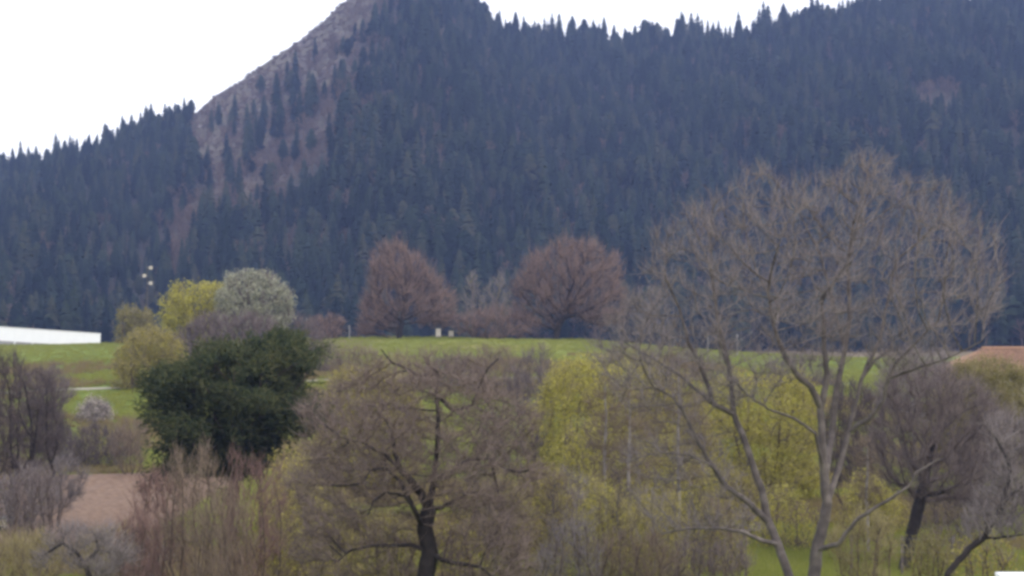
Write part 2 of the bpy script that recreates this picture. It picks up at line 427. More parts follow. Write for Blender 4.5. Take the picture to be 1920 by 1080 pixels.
def leaf_quads(C, size, rng, flat=0.0, aspect=.6):
    n = len(C); nrm = unit(rng.normal(0, 1, (n, 3)) + np.array([0, 0, flat])); a = unit(np.cross(nrm, rng.normal(0, 1, (n, 3)))); b = np.cross(nrm, a)
    s = (size * rng.uniform(.6, 1.4, n))[:, None]
    V = np.stack([C - a * s, C + b * s * aspect, C + a * s, C - b * s * aspect], 1).reshape(-1, 3)
    return V, np.arange(n * 4).reshape(-1, 4)
def ellipse(x0, x1, y0, y1, rng=None, n=18, rough=.1, flatb=.0):
    cx, cy, rx, ry = (x0 + x1) / 2, (y0 + y1) / 2, (x1 - x0) / 2, (y1 - y0) / 2
    pts = []
    for i in range(n):
        a = 2 * PI * i / n; f = 1 + (rng.uniform(-rough, rough) if rng is not None else 0)
        pts.append((cx + rx * f * math.cos(a), cy - ry * f * math.sin(a) * (1 if math.sin(a) > 0 else 1 - flatb)))
    return pts
def ragged(poly, rng, amt):
    P = np.array(poly, float); c = P.mean(0); out = []
    size = np.abs(P - c).mean(0).mean()
    for i in range(len(P)):
        a, b = P[i], P[(i + 1) % len(P)]; m = max(1, int(np.hypot(*(b - a)) / max(12, size * .28)))
        for q in range(m):
            p = a + (b - a) * q / m; r = p - c; r = r / (np.hypot(*r) + 1e-6)
            out.append(tuple(p + r * size * amt * rng.normal(0, 1)))
    return out
def fill_crown(poly_px, d, T, n, rng, clump=.35):
    """points filling the volume whose outline, seen at distance d, is poly_px; T = half depth in metres"""
    P = [(wx(x, d), CAMZ + (HZ - y) / F * d) for x, y in poly_px]
    arr = np.array(P); lo, hi = arr.min(0), arr.max(0)
    out = []; c = rng.uniform(0, 6.28, 6)
    while len(out) < n:
        q = rng.uniform(lo, hi, (n * 3, 2)); q = q[in_poly(P, q[:, 0], q[:, 1])]
        if len(q) == 0: continue
        de = dist_poly(P, q[:, 0], q[:, 1]); dm = max(de.max(), .05)
        half = T * np.sqrt(1 - (1 - np.clip(de / dm, 0, 1)) ** 2)
        dep = rng.uniform(-1, 1, len(q)) ** 1 * half
        s = 5.0 / max(hi[0] - lo[0], .1)
        f = np.sin(q[:, 0] * s * 2.3 + c[0] + dep * s) * np.sin(q[:, 1] * s * 2.6 + c[1] - dep * s * 1.7) + .6 * np.sin(q[:, 0] * s * 5 + q[:, 1] * s * 4.4 + c[2]) * np.sin(dep * s * 4 + c[3] + q[:, 1] * s * 3)
        keep = rng.uniform(0, 1, len(q)) < (1 - clump) + clump * (f > -.1)
        out += [(a, d + b, z) for (a, z), b in zip(q[keep], dep[keep])]
    return np.array(out[:n])

def plant(name, label, cat, d, base, outline, T, seed, kind='bare', bark='bark_brown', fol='twig_brown', n=500, step=.3, kill=None, trunk_r=.12,
          stems=1, fork=.3, twigs=3, tw_len=.45, tw_w=.008, leaves=10, leaf=.09, group=None, paths=None, power=2.2, min_r=.006, spread=.5,
          clump=.35, trop=.12, jitter=.22, fol2=None, droop=0.0, limb_r=None, lift=.35, jit_leaf=.25, dens=1.15, ldens=1.6, rag=.09, radial=.5, extra=()):
    rng = np.random.default_rng(seed)
    tw_w *= 1.6; tw_len *= 1.3; leaf *= 1.1 if kind != 'pine' else 1.0
    bx = wx(base, d); b0 = np.array([bx, d, gz(bx, d)])
    if isinstance(outline, tuple): outline = ellipse(*outline, rng=rng, rough=.12)
    outline = ragged(outline, rng, rag)
    if kind == 'pine':                                    # separate boughs, each a flattened cloud of tufts
        cen = fill_crown(outline, d, T, 95, rng, 0)
        A = np.repeat(cen, n // 95, 0) + rng.normal(0, 1, (95 * (n // 95), 3)) * np.array([.48, .48, .2])
    else: A = fill_crown(outline, d, T, n, rng, clump)
    for ex, eT, en in extra: A = np.concatenate([A, fill_crown(ex, d, eT, en, rng, .2)])
    if paths is None:
        lowz = np.percentile(A[:, 2], 6); cen = A.mean(0)
        topz = A[:, 2].max()
        paths = []
        for s in range(stems):
            a = s * 2.4 + rng.uniform(0, 1)
            off = np.array([math.cos(a), math.sin(a), 0]) * (.0 if stems == 1 else spread * .35 * rng.uniform(.4, 1))
            zt = b0[2] + (max(lowz, b0[2] + .2) - b0[2]) * .6 + (topz - b0[2]) * fork * rng.uniform(.7, 1.1) * .5
            end = np.array([b0[0] + (cen[0] - b0[0]) * .5, d, zt]) + np.array([math.cos(a), math.sin(a), 0]) * (.15 if stems == 1 else spread * rng.uniform(.6, 1.6))
            start = b0 + off - np.array([0, 0, .15])
            mid = start + (end - start) * .5 + rng.normal(0, .06, 3) * (1 if stems == 1 else 2)
            paths.append((-1, 0, [start, mid, end]))
    P, par, lim, w, main, kids, ni = grow(paths, A, step, kill or step * 1.6, rng, trop=(0, 0, trop), jitter=jitter)
    R = trunk_r * (w / w.max()) ** (1 / power); R = np.maximum(R, min_r)
    for k, pth in enumerate(paths):
        if len(pth) > 3:
            ii = np.nonzero(lim == k)[0]; R[ii] = np.linspace(pth[3], pth[4], len(ii))
    P = P - b0; D = node_dirs(P, par); A = A - b0
    root = thing(name, label, cat, tuple(b0), group)
    hub = np.array([np.median(A[:, 0]) * .7, 0, np.percentile(A[:, 2], 4) - .25 * (A[:, 2].max() - A[:, 2].min())])
    def rad(B): return unit(B - hub) * radial
    limit = limb_r or max(trunk_r * .33, min_r * 1.5)
    if any(p[0] >= 0 for p in paths):                     # traced limbs: each one its own part
        for k in range(len(paths)):
            V, Q = tubes(P, par, R, D, main, lim == k, 7)
            if len(V): link('trunk' if paths[k][0] < 0 else 'limb', mesh_from('limb', V, None, Q, [bark], True), root)
        thick = (lim < 0) & (R > limit); thin = (lim < 0) & ~thick
        bid = np.full(len(P), -1)
        for i in range(len(P)):
            if thick[i]: bid[i] = bid[par[i]] if (par[i] >= 0 and bid[par[i]] >= 0) else i
        for b_ in np.unique(bid[bid >= 0]):
            V, Q = tubes(P, par, R, D, main, bid == b_, 5)
            if len(V): link('branch', mesh_from('branch', V, None, Q, [bark], True), root)
    else:
        thick = (R > limit) | (lim >= 0); thin = ~thick
        rid = np.where(par < 0, lim, -1)
        for i in range(len(P)):
            if par[i] >= 0: rid[i] = rid[par[i]]
        for k in range(len(paths)):
            V, Q = tubes(P, par, R, D, main, thick & (rid == k), 6)
            if len(V): link('trunk' if stems == 1 else 'stem', mesh_from('trunk', V, None, Q, [bark], True), root)
    # crown: fine branches, twigs, leaves in one mesh
    VV, TT, QQ, MI_T, MI_Q = [], [], [], [], []
    off = 0
    def addq(V, Q, mi):
        nonlocal off
        VV.append(V); QQ.append(Q + off); MI_Q.append(np.full(len(Q), mi)); off += len(V)
    def addt(V, T_, mi):
        nonlocal off
        VV.append(V); TT.append(T_ + off); MI_T.append(np.full(len(T_), mi)); off += len(V)
    V, Q = tubes(P, par, R, D, main, thin, 3)
    if len(V): addq(V, Q, 0 if kind != 'bare' else 1)
    tipn = np.nonzero((lim < 0) & (R < limit * .8))[0]
    if len(tipn) == 0: tipn = np.nonzero(kids == 0)[0]
    if twigs and len(tipn):
        k = np.repeat(tipn, twigs)
        dirs = unit(D[k] * .6 + rad(P[k]) + rng.normal(0, .4, (len(k), 3)) + np.array([0, 0, lift - droop]))
        L = tw_len * rng.uniform(.5, 1.4, len(k)); V, T_ = slivers(P[k] - D[k] * step * rng.uniform(0, 1, (len(k), 1)), dirs, L, np.full(len(k), tw_w), rng)
        addt(V, T_, 1)
        B = P[k] + dirs * (L * rng.uniform(.3, .8, len(k)))[:, None]
        d2 = unit(dirs * .9 + rng.normal(0, .45, (len(k), 3)) + np.array([0, 0, lift * .7 - droop]))
        V, T_ = slivers(B, d2, L * .6, np.full(len(k), tw_w * .75), rng); addt(V, T_, 1)
    opx = np.array(outline, float); nx_ = np.roll(opx, -1, 0)
    area = abs((opx[:, 0] * nx_[:, 1] - nx_[:, 0] * opx[:, 1]).sum()) / 2 * (d / F) ** 2
    if dens > 0 and kind != 'pine':                       # fine spray: from the nearest branch out to and past the crown points
        m = int(min(90000, dens * area / (tw_len * tw_w * .85)))
        k = rng.integers(0, len(A), m); nn = P[ni[k]]; to = A[k] - nn
        B = nn + to * rng.uniform(0, 1.1, (m, 1)) + rng.normal(0, step * .5, (m, 3))
        B[:, 2] = np.maximum(B[:, 2], .05)
        dirs = unit(unit(to) * .4 + rad(B) + rng.normal(0, .4, (m, 3)) + np.array([0, 0, lift - droop]))
        V, T_ = slivers(B, dirs, tw_len * rng.uniform(.5, 1.5, m), tw_w * rng.uniform(.6, 1.3, m), rng); addt(V, T_, 1)
    if kind in ('leafy', 'buds'):
        k = rng.integers(0, len(A), int(min(60000, ldens * area / (.6 * leaf * leaf))))
        C = A[k] + rng.normal(0, jit_leaf, (len(k), 3))
        V, Q = leaf_quads(C, leaf, rng); addq(V, Q, 2)
    if kind == 'pine':
        k = np.repeat(np.arange(len(A)), leaves)
        cd = unit(A - A.mean(0) + np.array([0, 0, .6]))
        tuft = rng.normal(0, jit_leaf, (len(A), 3))
        dirs = unit(cd[k] + rng.normal(0, .75, (len(k), 3)))
        B = A[k] + rng.normal(0, jit_leaf, (len(k), 3))
        V, T_ = slivers(B, dirs, leaf * rng.uniform(.6, 1.3, len(k)), np.full(len(k), leaf * .11), rng); addt(V, T_, 2)
    T_ = np.concatenate(TT) if TT else None; Q = np.concatenate(QQ) if QQ else None
    mi = np.concatenate(MI_T + MI_Q)
    me = mesh_from('crown', np.concatenate(VV), T_, Q, [bark, fol, fol2 or fol], mat_idx=mi)
    link('crown', me, root)
    return root

# ------------------------------------------------------------------ the forest on the mountain
def conifer_meshes(seed, h=15.0, wid=2.5, lean=0.0, whorls=17, per=8, ragged=.3, rnd=False):
    rng = np.random.default_rng(seed)
    V, T = [], []
    for i in range(whorls):
        t = (i + rng.uniform(0, .6)) / whorls; z = h * (.08 + .9 * t)
        r = wid * (1 - t) ** .62 * (.55 + .45 * min(1, t * 6)) + .15
        if rnd: r = wid * max(.12, math.sin(PI * min(.97, max(.06, (t - .22) / .8)))) ** .6 * (.2 if t < .22 else 1)
        for j in range(per):
            a = 2 * PI * (j + rng.uniform(-.4, .4)) / per + i * .7
            L = r * rng.uniform(1 - ragged, 1 + ragged); wd = L * .30 + .16
            ca, sa = math.cos(a), math.sin(a); dz = -L * rng.uniform(.15, .5)
            b = len(V)
            V += [(0, 0, z + .25), (ca * L * .55 - sa * wd, sa * L * .55 + ca * wd, z + dz * .45), (ca * L, sa * L, z + dz), (ca * L * .55 + sa * wd, sa * L * .55 - ca * wd, z + dz * .45), (ca * L * .5, sa * L * .5, z + dz * .3 + .35)]
            T += [(b, b + 1, b + 4), (b + 1, b + 2, b + 4), (b + 2, b + 3, b + 4), (b + 3, b, b + 4)]
    V += [(-.2, 0, h * .93), (.2, 0, h * .93), (0, .2, h * .93), (0, 0, h * 1.04)]; b = len(V) - 4
    T += [(b, b + 1, b + 3), (b + 1, b + 2, b + 3), (b + 2, b, b + 3)]
    crown = mesh_from('spruce_crown', V, T, None, ['needles_spruce'])
    g = Geo().tube([(0, 0, -1.2), (0, 0, h * .5), (0, 0, h * .93)], [.26, .16, .04], 5)
    return crown, g.mesh('spruce_trunk', 'bark_spruce')
def hill_bare_mesh(seed, h=9.0):
    rng = np.random.default_rng(seed)
    A = unit(rng.normal(0, 1, (130, 3))) * rng.uniform(.3, 1, (130, 1)) ** .5 * np.array([h * .3, h * .3, h * .36]) + np.array([0, 0, h * .62])
    P, par, lim, w, main, kids, _ = grow([(-1, 0, [(0, 0, -1), (0, 0, h * .3)])], A, .7, 1.0, rng)
    R = np.maximum(.2 * (w / w.max()) ** .45, .05); D = node_dirs(P, par)
    V, Q = tubes(P, par, R, D, main, np.ones(len(P), bool), 3)
    k = np.repeat(np.nonzero(lim < 0)[0], 5); dirs = unit(D[k] + rng.normal(0, .7, (len(k), 3)) + np.array([0, 0, .3]))
    V2, T2 = slivers(P[k], dirs, rng.uniform(.7, 1.6, len(k)), np.full(len(k), .045), rng)
    return mesh_from('bare_hill_tree', np.concatenate([V, V2]), T2 + len(V), Q, ['twig_hill'])
rng = np.random.default_rng(11)
VAR = []
for k, (h, wd, wh) in enumerate([(15, 2.9, 23), (17, 2.8, 26), (13, 3.2, 21), (16, 2.4, 24), (14, 3.6, 22), (12, 2.6, 19)]):
    VAR.append(conifer_meshes(50 + k, h, wd, 0, wh, 8, .35))
for k, (h, wd, wh) in enumerate([(12, 2.9, 20), (13.5, 2.5, 22)]): VAR.append(conifer_meshes(60 + k, h, wd, 0, wh, 9, .45, True))
BARE = [hill_bare_mesh(70 + k, h) for k, h in enumerate((8.5, 7.0, 10.0))]
pts = []
sp = 5.0
for row, y in enumerate(np.arange(405, 1045, sp)):
    half = .315 * y
    x = np.arange(-half, half, sp) + (row % 2) * sp / 2
    q = np.stack([x + rng.uniform(-2.3, 2.3, len(x)), y + rng.uniform(-2.3, 2.3, len(x))], 1); pts.append(q)
pts = np.concatenate(pts)
X, Y = pts.T; Z = ground_z(X, Y); PXx, PYy = project(X, Y, Z)
dr = np.interp(PXx, DX, DR)
keep = (Y < dr + 22) & ((Y > 445) | (rng.uniform(0, 1, len(X)) < .0))
in_s = in_poly(SCREE, PXx, PYy)
in_p = np.zeros(len(X), bool)
for Pp in PATCH: in_p |= in_poly(Pp, PXx, PYy)
near_s = (dist_poly(SCREE, PXx, PYy) < 18)
depth_s = (PYy - np.interp(PXx, RX, RY)) / 100.
silh = (PXx > 372) & (PXx < 720) & (Y > dr - 45)               # bare skyline above the scree
keep &= ~(in_s & (rng.uniform(0, 1, len(X)) < np.clip(.985 - (depth_s - .45) * .6, .5, .985))) & ~silh
near_s = dist_poly(SCREE, PXx, PYy) < 45
keep &= ~(near_s & (PXx > 372) & (rng.uniform(0, 1, len(X)) < .3))
keep &= ~((Y > dr - 12) & (np.sin(X * .21) + np.sin(X * .57 + 2) + rng.uniform(-1, 1, len(X)) < -.5))
X, Y, Z, in_p, in_s, near_s = X[keep], Y[keep], Z[keep], in_p[keep], in_s[keep], near_s[keep]; PXx, PYy, dr = PXx[keep], PYy[keep], dr[keep]
patchy = np.sin(X * .035 + 1) * np.sin(Y * .04 + .5) + .5 * np.sin(X * .09 - Y * .05)
dec = (rng.uniform(0, 1, len(X)) < .12 + .16 * (patchy > .35)) | (in_p & (rng.uniform(0, 1, len(X)) < .85)) | ((near_s | in_s) & (PXx > 372) & (rng.uniform(0, 1, len(X)) < .55))
dec &= ~(Y > dr - 40) | in_p
S = (.62 + .62 * rng.uniform(0, 1, len(X)) ** .8) * np.where(Y > dr - 30, 1.05, 1.0)
S *= np.where(PXx < 420, .72, .86)
S *= np.where((Y > dr - 30) & (PXx > 850), 1.12, 1.0)
S *= 1 + .16 * np.sin(X * .11 + Y * .03) + .08 * np.sin(X * .29)
ROT = rng.uniform(0, 2 * PI, len(X)); VI = rng.integers(0, 6, len(X)); VI = np.where((np.sin(X * .05 + 2) * np.sin(Y * .06) > .1) & (rng.uniform(0, 1, len(X)) < .55), rng.integers(6, 8, len(X)), VI)
framed = (PXx > -10) & (PXx < 1930) & ~dec
ridge = np.nonzero(framed & (Y > dr - 14) & (PYy > -40))[0]
ridge = ridge[np.argsort(-(Y[ridge] - dr[ridge]) * 0 + rng.uniform(0, 1, len(ridge)))][:150]
foot = np.nonzero(framed & (Y < 700))[0]; foot = foot[np.argsort(Y[foot])][:150]
single = np.zeros(len(X), bool); single[ridge] = True; single[foot] = True
for i in np.concatenate([ridge, foot]):
    up = Y[i] > 700
    t = thing('spruce_tree', 'dark spruce standing on the wooded skyline of the mountain' if up else 'dark spruce in the front rows at the foot of the mountain forest', 'tree',
              (X[i], Y[i], Z[i]), 'spruces on the mountain skyline' if up else 'spruces at the mountain foot', ROT[i])
    t.scale = (S[i],) * 3
    link('trunk', VAR[VI[i]][1], t); link('crown', VAR[VI[i]][0], t)
# all the others: one mass, instanced over points
protos = bpy.data.collections.new('forest_kinds')
def proto(nm, meshes):
    Vs, Ts, mats, mi, off = [], [], [], [], 0
    bmn = bpy.data.meshes.new(nm)
    import bmesh
    bm = bmesh.new()
    for q, me in enumerate(meshes):
        f0 = len(bm.faces); bm.from_mesh(me); bm.faces.ensure_lookup_table()
        for f in bm.faces[f0:]: f.material_index = q
        bmn.materials.append(me.materials[0])
    bm.to_mesh(bmn); bm.free()
    o = bpy.data.objects.new(nm, bmn); protos.objects.link(o)
for k, (c, tr) in enumerate(VAR): proto('kind_%02d' % k, [c, tr])
for k, b in enumerate(BARE): proto('kind_%02d' % (8 + k), [b])
def scatter(name, co, scl, rot, var, coll, tilt=None):
    me = bpy.data.meshes.new(name); me.vertices.add(len(co)); me.vertices.foreach_set('co', np.asarray(co, np.float32).ravel())
    a = me.attributes.new('scl', 'FLOAT', 'POINT'); a.data.foreach_set('value', np.asarray(scl, np.float32))
    a = me.attributes.new('rot', 'FLOAT_VECTOR', 'POINT'); rv = np.zeros((len(co), 3), np.float32); rv[:, 2] = rot
    if tilt is not None: rv[:, :2] = tilt
    a.data.foreach_set('vector', rv.ravel())
    a = me.attributes.new('var', 'INT', 'POINT'); a.data.foreach_set('value', np.asarray(var, np.int32))
    me.update(); o = link(name, me); o['kind'] = 'stuff'
    ng = bpy.data.node_groups.new(name, 'GeometryNodeTree')
    ng.interface.new_socket('Geometry', in_out='INPUT', socket_type='NodeSocketGeometry'); ng.interface.new_socket('Geometry', in_out='OUTPUT', socket_type='NodeSocketGeometry')
    gi = ng.nodes.new('NodeGroupInput'); go = ng.nodes.new('NodeGroupOutput'); ip = ng.nodes.new('GeometryNodeInstanceOnPoints'); ci = ng.nodes.new('GeometryNodeCollectionInfo')
    ci.inputs['Collection'].default_value = coll; ci.inputs['Separate Children'].default_value = True; ci.inputs['Reset Children'].default_value = True
    def na(nm, typ):
        q = ng.nodes.new('GeometryNodeInputNamedAttribute'); q.data_type = typ; q.inputs['Name'].default_value = nm; return [s for s in q.outputs if s.enabled][0]
    L = ng.links.new
    L(gi.outputs[0], ip.inputs['Points']); L(ci.outputs[0], ip.inputs['Instance']); ip.inputs['Pick Instance'].default_value = True
    L(na('var', 'INT'), ip.inputs['Instance Index']); L(na('rot', 'FLOAT_VECTOR'), ip.inputs['Rotation']); L(na('scl', 'FLOAT'), ip.inputs['Scale']); L(ip.outputs[0], go.inputs[0])
    md = o.modifiers.new('scatter', 'NODES'); md.node_group = ng
    return o
rest = ~single
VAll = np.where(dec, 8 + VI % 3, VI)
o = scatter('mountain_forest', np.stack([X, Y, Z], 1)[rest], S[rest], ROT[rest], VAll[rest], protos)
o['label'] = 'dense dark spruce forest with bare brown trees covering the mountain'; o['category'] = 'forest'

# low brown scrub and broken rock on the bare flank
def blob_rock(seed):
    rng = np.random.default_rng(seed); import bmesh
    bm = bmesh.new(); bmesh.ops.create_icosphere(bm, subdivisions=2, radius=1)
    for v in bm.verts: v.co *= rng.uniform(.7, 1.25); v.co.z *= .8
    me = bpy.data.meshes.new('rock'); bm.to_mesh(me); bm.free(); me.materials.append(MATS['stone_grey']); return me
scr = bpy.data.collections.new('scree_kinds')
for k in range(3):
    o = bpy.data.objects.new('scree_%d' % k, blob_rock(90 + k)); scr.objects.link(o)
for k in range(2):
    rg = np.random.default_rng(95 + k); nB = 220
    dirs = unit(rg.normal(0, 1, (nB, 3)) * np.array([1, 1, .5]) + np.array([0, 0, .6]))
    V, T = slivers(rg.normal(0, .35, (nB, 3)) * np.array([1, 1, .3]), dirs, rg.uniform(.7, 1.6, nB), np.full(nB, .05), rg)
    o = bpy.data.objects.new('scree_%d' % (3 + k), mesh_from('scrub', V, T, None, ['twig_hill'])); scr.objects.link(o)
for k, b in enumerate(BARE): scr.objects.link(bpy.data.objects.new('scree_%d' % (5 + k), b))
rg = np.random.default_rng(5)
qx = rg.uniform(-190, -40, 22000); qy = rg.uniform(600, 965, 22000); qz = ground_z(qx, qy); a, b = project(qx, qy, qz)
ok = in_poly(SCREE, a, b) & (rg.uniform(0, 1, len(a)) < .30); qx, qy, qz = qx[ok], qy[ok], qz[ok]
rock = (rg.uniform(0, 1, len(qx)) < .05)
pa, pb = project(qx, qy, qz); thickk = np.clip(.25 + .8 * (np.sin(qx * .09 + 1) * np.sin(qy * .05)) + (pa - 480 + (pb - 200) * .6) / 400, .12, .85)
KD = np.where(rock, rg.integers(0, 3, len(qx)), np.where(rg.uniform(0, 1, len(qx)) < thickk, rg.integers(5, 8, len(qx)), rg.integers(3, 5, len(qx))))
KD = np.where((KD >= 5) & (pb < np.interp(pa, RX, RY) + 14), 3, KD)
o = scatter('hillside_scrub', np.stack([qx, qy, qz], 1), np.where(rock, rg.uniform(.3, 1.1, len(qx)) ** 2, np.where(KD >= 5, rg.uniform(.22, .62, len(qx)), rg.uniform(.35, 1.0, len(qx)))), rg.uniform(0, 6.28, len(qx)), KD, scr)
o['label'] = 'low brown scrub and broken grey rock on the bare mountain flank'; o['category'] = 'scrub'

# ------------------------------------------------------------------ trees and shrubs on the rise
plant('budding_tree', 'pointed reddish brown budding tree alone on the meadow rise, white boxes beside its trunk', 'tree', 240, 748,
      [(676, 632), (676, 590), (690, 540), (695, 490), (715, 462), (740, 455), (765, 462), (790, 490), (815, 520), (850, 555), (862, 580), (850, 615), (800, 615), (760, 600), (720, 625)],
      4.5, 21, 'buds', 'bark_dark', 'twig_red', n=1100, step=.45, trunk_r=.38, fork=.3, twigs=4, tw_len=.95, tw_w=.017, min_r=.02, lift=.4, ldens=.25, leaf=.09, dens=1.0, radial=1.0, rag=.05)
plant('budding_tree', 'broad reddish brown budding tree on the meadow rise, behind the walnut tree', 'tree', 240, 1040,
      [(955, 600), (960, 540), (985, 490), (1020, 470), (1045, 447), (1075, 450), (1110, 465), (1150, 480), (1172, 510), (1180, 560), (1170, 610), (1120, 620), (1060, 600), (1000, 620)],
      4.8, 22, 'buds', 'bark_dark', 'twig_red', n=1200, step=.45, trunk_r=.42, fork=.3, twigs=4, tw_len=.95, tw_w=.017, min_r=.02, lift=.4, ldens=.2, leaf=.09, dens=.8, radial=1.0, rag=.07)
SHR = 'bushes along the crest of the meadow'
plant('crest_bush', 'low wide reddish bush on the rise between the two budding trees', 'bush', 238, 925, (852, 1008, 577, 640), 3, 23, 'buds', 'bark_brown', 'twig_red', n=420, step=.4, trunk_r=.1, stems=7, spread=2.5, fork=.2, twigs=4, tw_len=.7, tw_w=.02, ldens=.2, leaf=.09, min_r=.015)
plant('crest_bush', 'small rusty round bush on the crest beside the pale blossoming tree', 'bush', 236, 610, (573, 650, 590, 642), 1.8, 24, 'buds', 'bark_brown', 'twig_red', n=300, step=.35, trunk_r=.08, stems=6, spread=1.2, fork=.2, twigs=4, tw_len=.5, tw_w=.02, ldens=.3, leaf=.09, min_r=.015)
plant('crest_bush', 'dull olive rounded bush by the end of the long white wall', 'bush', 236, 255, (212, 298, 574, 660), 2.4, 25, 'leafy', 'bark_brown', 'twig_olive', n=420, step=.4, trunk_r=.1, stems=5, spread=1.2, fork=.25, twigs=3, tw_len=.5, tw_w=.02, leaves=14, leaf=.13, min_r=.015, fol2='leaf_olive')
plant('crest_bush', 'dull purple twiggy bush under the pale blossoming tree', 'bush', 200, 555, (505, 610, 595, 690), 2.2, 26, 'bare', 'bark_brown', 'twig_purple', n=420, step=.35, trunk_r=.08, stems=7, spread=1.5, fork=.2, twigs=5, tw_len=.6, tw_w=.016, min_r=.012)
for k, (x0, x1, yt, yb, d) in enumerate([(866, 905, 510, 640, 262), (905, 962, 515, 640, 268), (1180, 1260, 540, 660, 262)]):
    plant('slender_tree', ['slender grey green tree just right of the pointed budding tree', 'wispy grey green tree beside the broad budding tree', 'grey bare tree on the crest behind the walnut branches'][k], 'tree', d, (x0 + x1) / 2, (x0, x1, yt, yb - 25), 1.6, 30 + k, 'buds', 'bark_grey', 'twig_grey', n=220, step=.45, trunk_r=.14, fork=.4, twigs=4, tw_len=.8, tw_w=.016, ldens=.12, dens=.45, leaf=.09, min_r=.015, fol2='leaf_olive')
plant('yellow_willow', 'bright yellow green willow beside the pale blossoming tree on the slope', 'tree', 190, 365,
      [(298, 600), (300, 570), (315, 545), (345, 530), (385, 528), (425, 540), (445, 575), (440, 630), (390, 660), (330, 655)], 3, 41, 'leafy', 'bark_grey', 'twig_olive', n=650, step=.35, trunk_r=.2, stems=2, fork=.3, twigs=2, tw_len=.5, tw_w=.014, leaves=20, leaf=.10, min_r=.012, fol2='leaf_yellow', clump=.6, dens=.3, ldens=2.2)
plant('blossoming_tree', 'pale silvery blossoming round tree on the slope above the dark pine', 'tree', 187, 470,
      [(402, 590), (412, 540), (430, 515), (465, 507), (500, 512), (530, 530), (550, 560), (550, 595), (530, 620), (480, 625), (430, 620)], 3.4, 42, 'leafy', 'bark_grey', 'twig_purple', n=800, step=.35, trunk_r=.24, stems=2, fork=.35, twigs=3, tw_len=.5, tw_w=.014, leaves=16, leaf=.085, min_r=.012, fol2='leaf_pale', clump=.6, dens=.4, ldens=2.0)
plant('twiggy_bush', 'grey purple twiggy bush below the yellow willow and blossoming tree', 'bush', 178, 420, (330, 545, 590, 680), 3, 43, 'bare', 'bark_grey', 'twig_purple', n=800, step=.3, trunk_r=.09, stems=9, spread=3.5, fork=.2, twigs=5, tw_len=.6, tw_w=.014, min_r=.01)
plant('yellow_bush', 'dull golden budding bush on the slope left of the dark pine', 'bush', 165, 272,
      [(216, 720), (220, 665), (240, 630), (270, 614), (310, 620), (340, 650), (345, 720), (300, 745), (250, 745)], 2.4, 44, 'leafy', 'bark_brown', 'twig_olive', n=600, step=.3, trunk_r=.1, stems=5, spread=1.2, fork=.2, twigs=4, tw_len=.5, tw_w=.012, leaves=10, leaf=.085, min_r=.01, fol2='leaf_gold', clump=.5)
# scrub on the slope in the middle
SG = 'brown scrub bushes on the middle slope'
for k, (x0, x1, y0, y1, d, m) in enumerate([(560, 650, 645, 720, 180, 'twig_purple'), (620, 720, 655, 725, 172, 'twig_brown'), (690, 800, 672, 740, 165, 'twig_olive'), (790, 900, 668, 745, 165, 'twig_purple'),
                                            (880, 990, 650, 760, 160, 'twig_brown'), (950, 1060, 655, 800, 150, 'twig_purple'), (1120, 1240, 650, 740, 185, 'twig_olive'), (1230, 1330, 655, 735, 180, 'twig_brown'), (1440, 1560, 668, 760, 175, 'twig_purple')]):
    plant('scrub_bush', ['purple scrub bush on the slope right of the dark pine top', 'brown scrub bush above the yellow bush behind the old fruit tree', 'olive scrub bush behind the topmost left limb of the old fruit tree', 'purple scrub bush directly above the old fruit tree', 'brown scrub bush behind the upright right limb of the old fruit tree', 'tall purple scrub bush between the old fruit tree and large yellow willow', 'olive scrub bush above the large yellow willow', 'brown scrub bush behind the top of the tallest birch', 'purple scrub bush behind the walnut stems'][k], 'bush', d, (x0 + x1) / 2, (x0, x1, y0, y1), 2.0, 60 + k, 'bare', 'bark_brown', m, n=420, step=.3, trunk_r=.07, stems=7, spread=1.5, fork=.15, twigs=4, tw_len=.55, tw_w=.011, min_r=.009, group=SG)

# ------------------------------------------------------------------ left side: hedge, small trees
for k, (x0, x1, y0, y1, m, lb) in enumerate([(92, 150, 800, 880, 'twig_dark', 'dark purple end of the low hedge above the ploughed field'), (135, 200, 815, 882, 'twig_olive', 'olive tinged bush in the low hedge above the ploughed field'), (190, 262, 812, 885, 'twig_brown', 'brown bush in the hedge next to the dark pine'), (60, 120, 760, 870, 'twig_dark', 'tall purple bush behind the hedge by the small blossoming tree')]):
    plant('hedge_bush', lb, 'bush', 131 + k, (x0 + x1) / 2, (x0, x1, y0, y1), 1.4, 80 + k, 'bare', 'bark_dark', m, n=420, step=.22, trunk_r=.06, stems=8, spread=1.0, fork=.15, twigs=5, tw_len=.4, tw_w=.011, min_r=.009)
plant('small_blossoming_tree', 'small whitish blossoming tree on the slope behind the hedge', 'tree', 148, 178, (146, 210, 750, 820), 1.2, 85, 'leafy', 'bark_grey', 'twig_grey', n=260, step=.22, trunk_r=.07, fork=.3, twigs=3, tw_len=.4, tw_w=.01, leaves=9, leaf=.06, min_r=.008, fol2='blossom')
plant('leafless_bush', 'tall leafless purple grey bush beside the ploughed field', 'bush', 88, 35, [(-60, 900), (-50, 700), (-10, 655), (30, 665), (50, 700), (100, 720), (125, 770), (120, 830), (90, 880), (60, 900)], 2.4, 86, 'bare', 'bark_dark', 'twig_dark', n=1200, step=.22, trunk_r=.09, stems=7, spread=1.3, fork=.25, twigs=4, tw_len=.4, tw_w=.007, min_r=.006)
plant('small_fruit_tree', 'small pale leafless fruit tree standing in the ploughed field', 'tree', 92, 108, (55, 165, 850, 955), 1.3, 87, 'bare', 'bark_grey', 'twig_grey', n=330, step=.18, trunk_r=.06, fork=.35, twigs=4, tw_len=.35, tw_w=.007, min_r=.006)
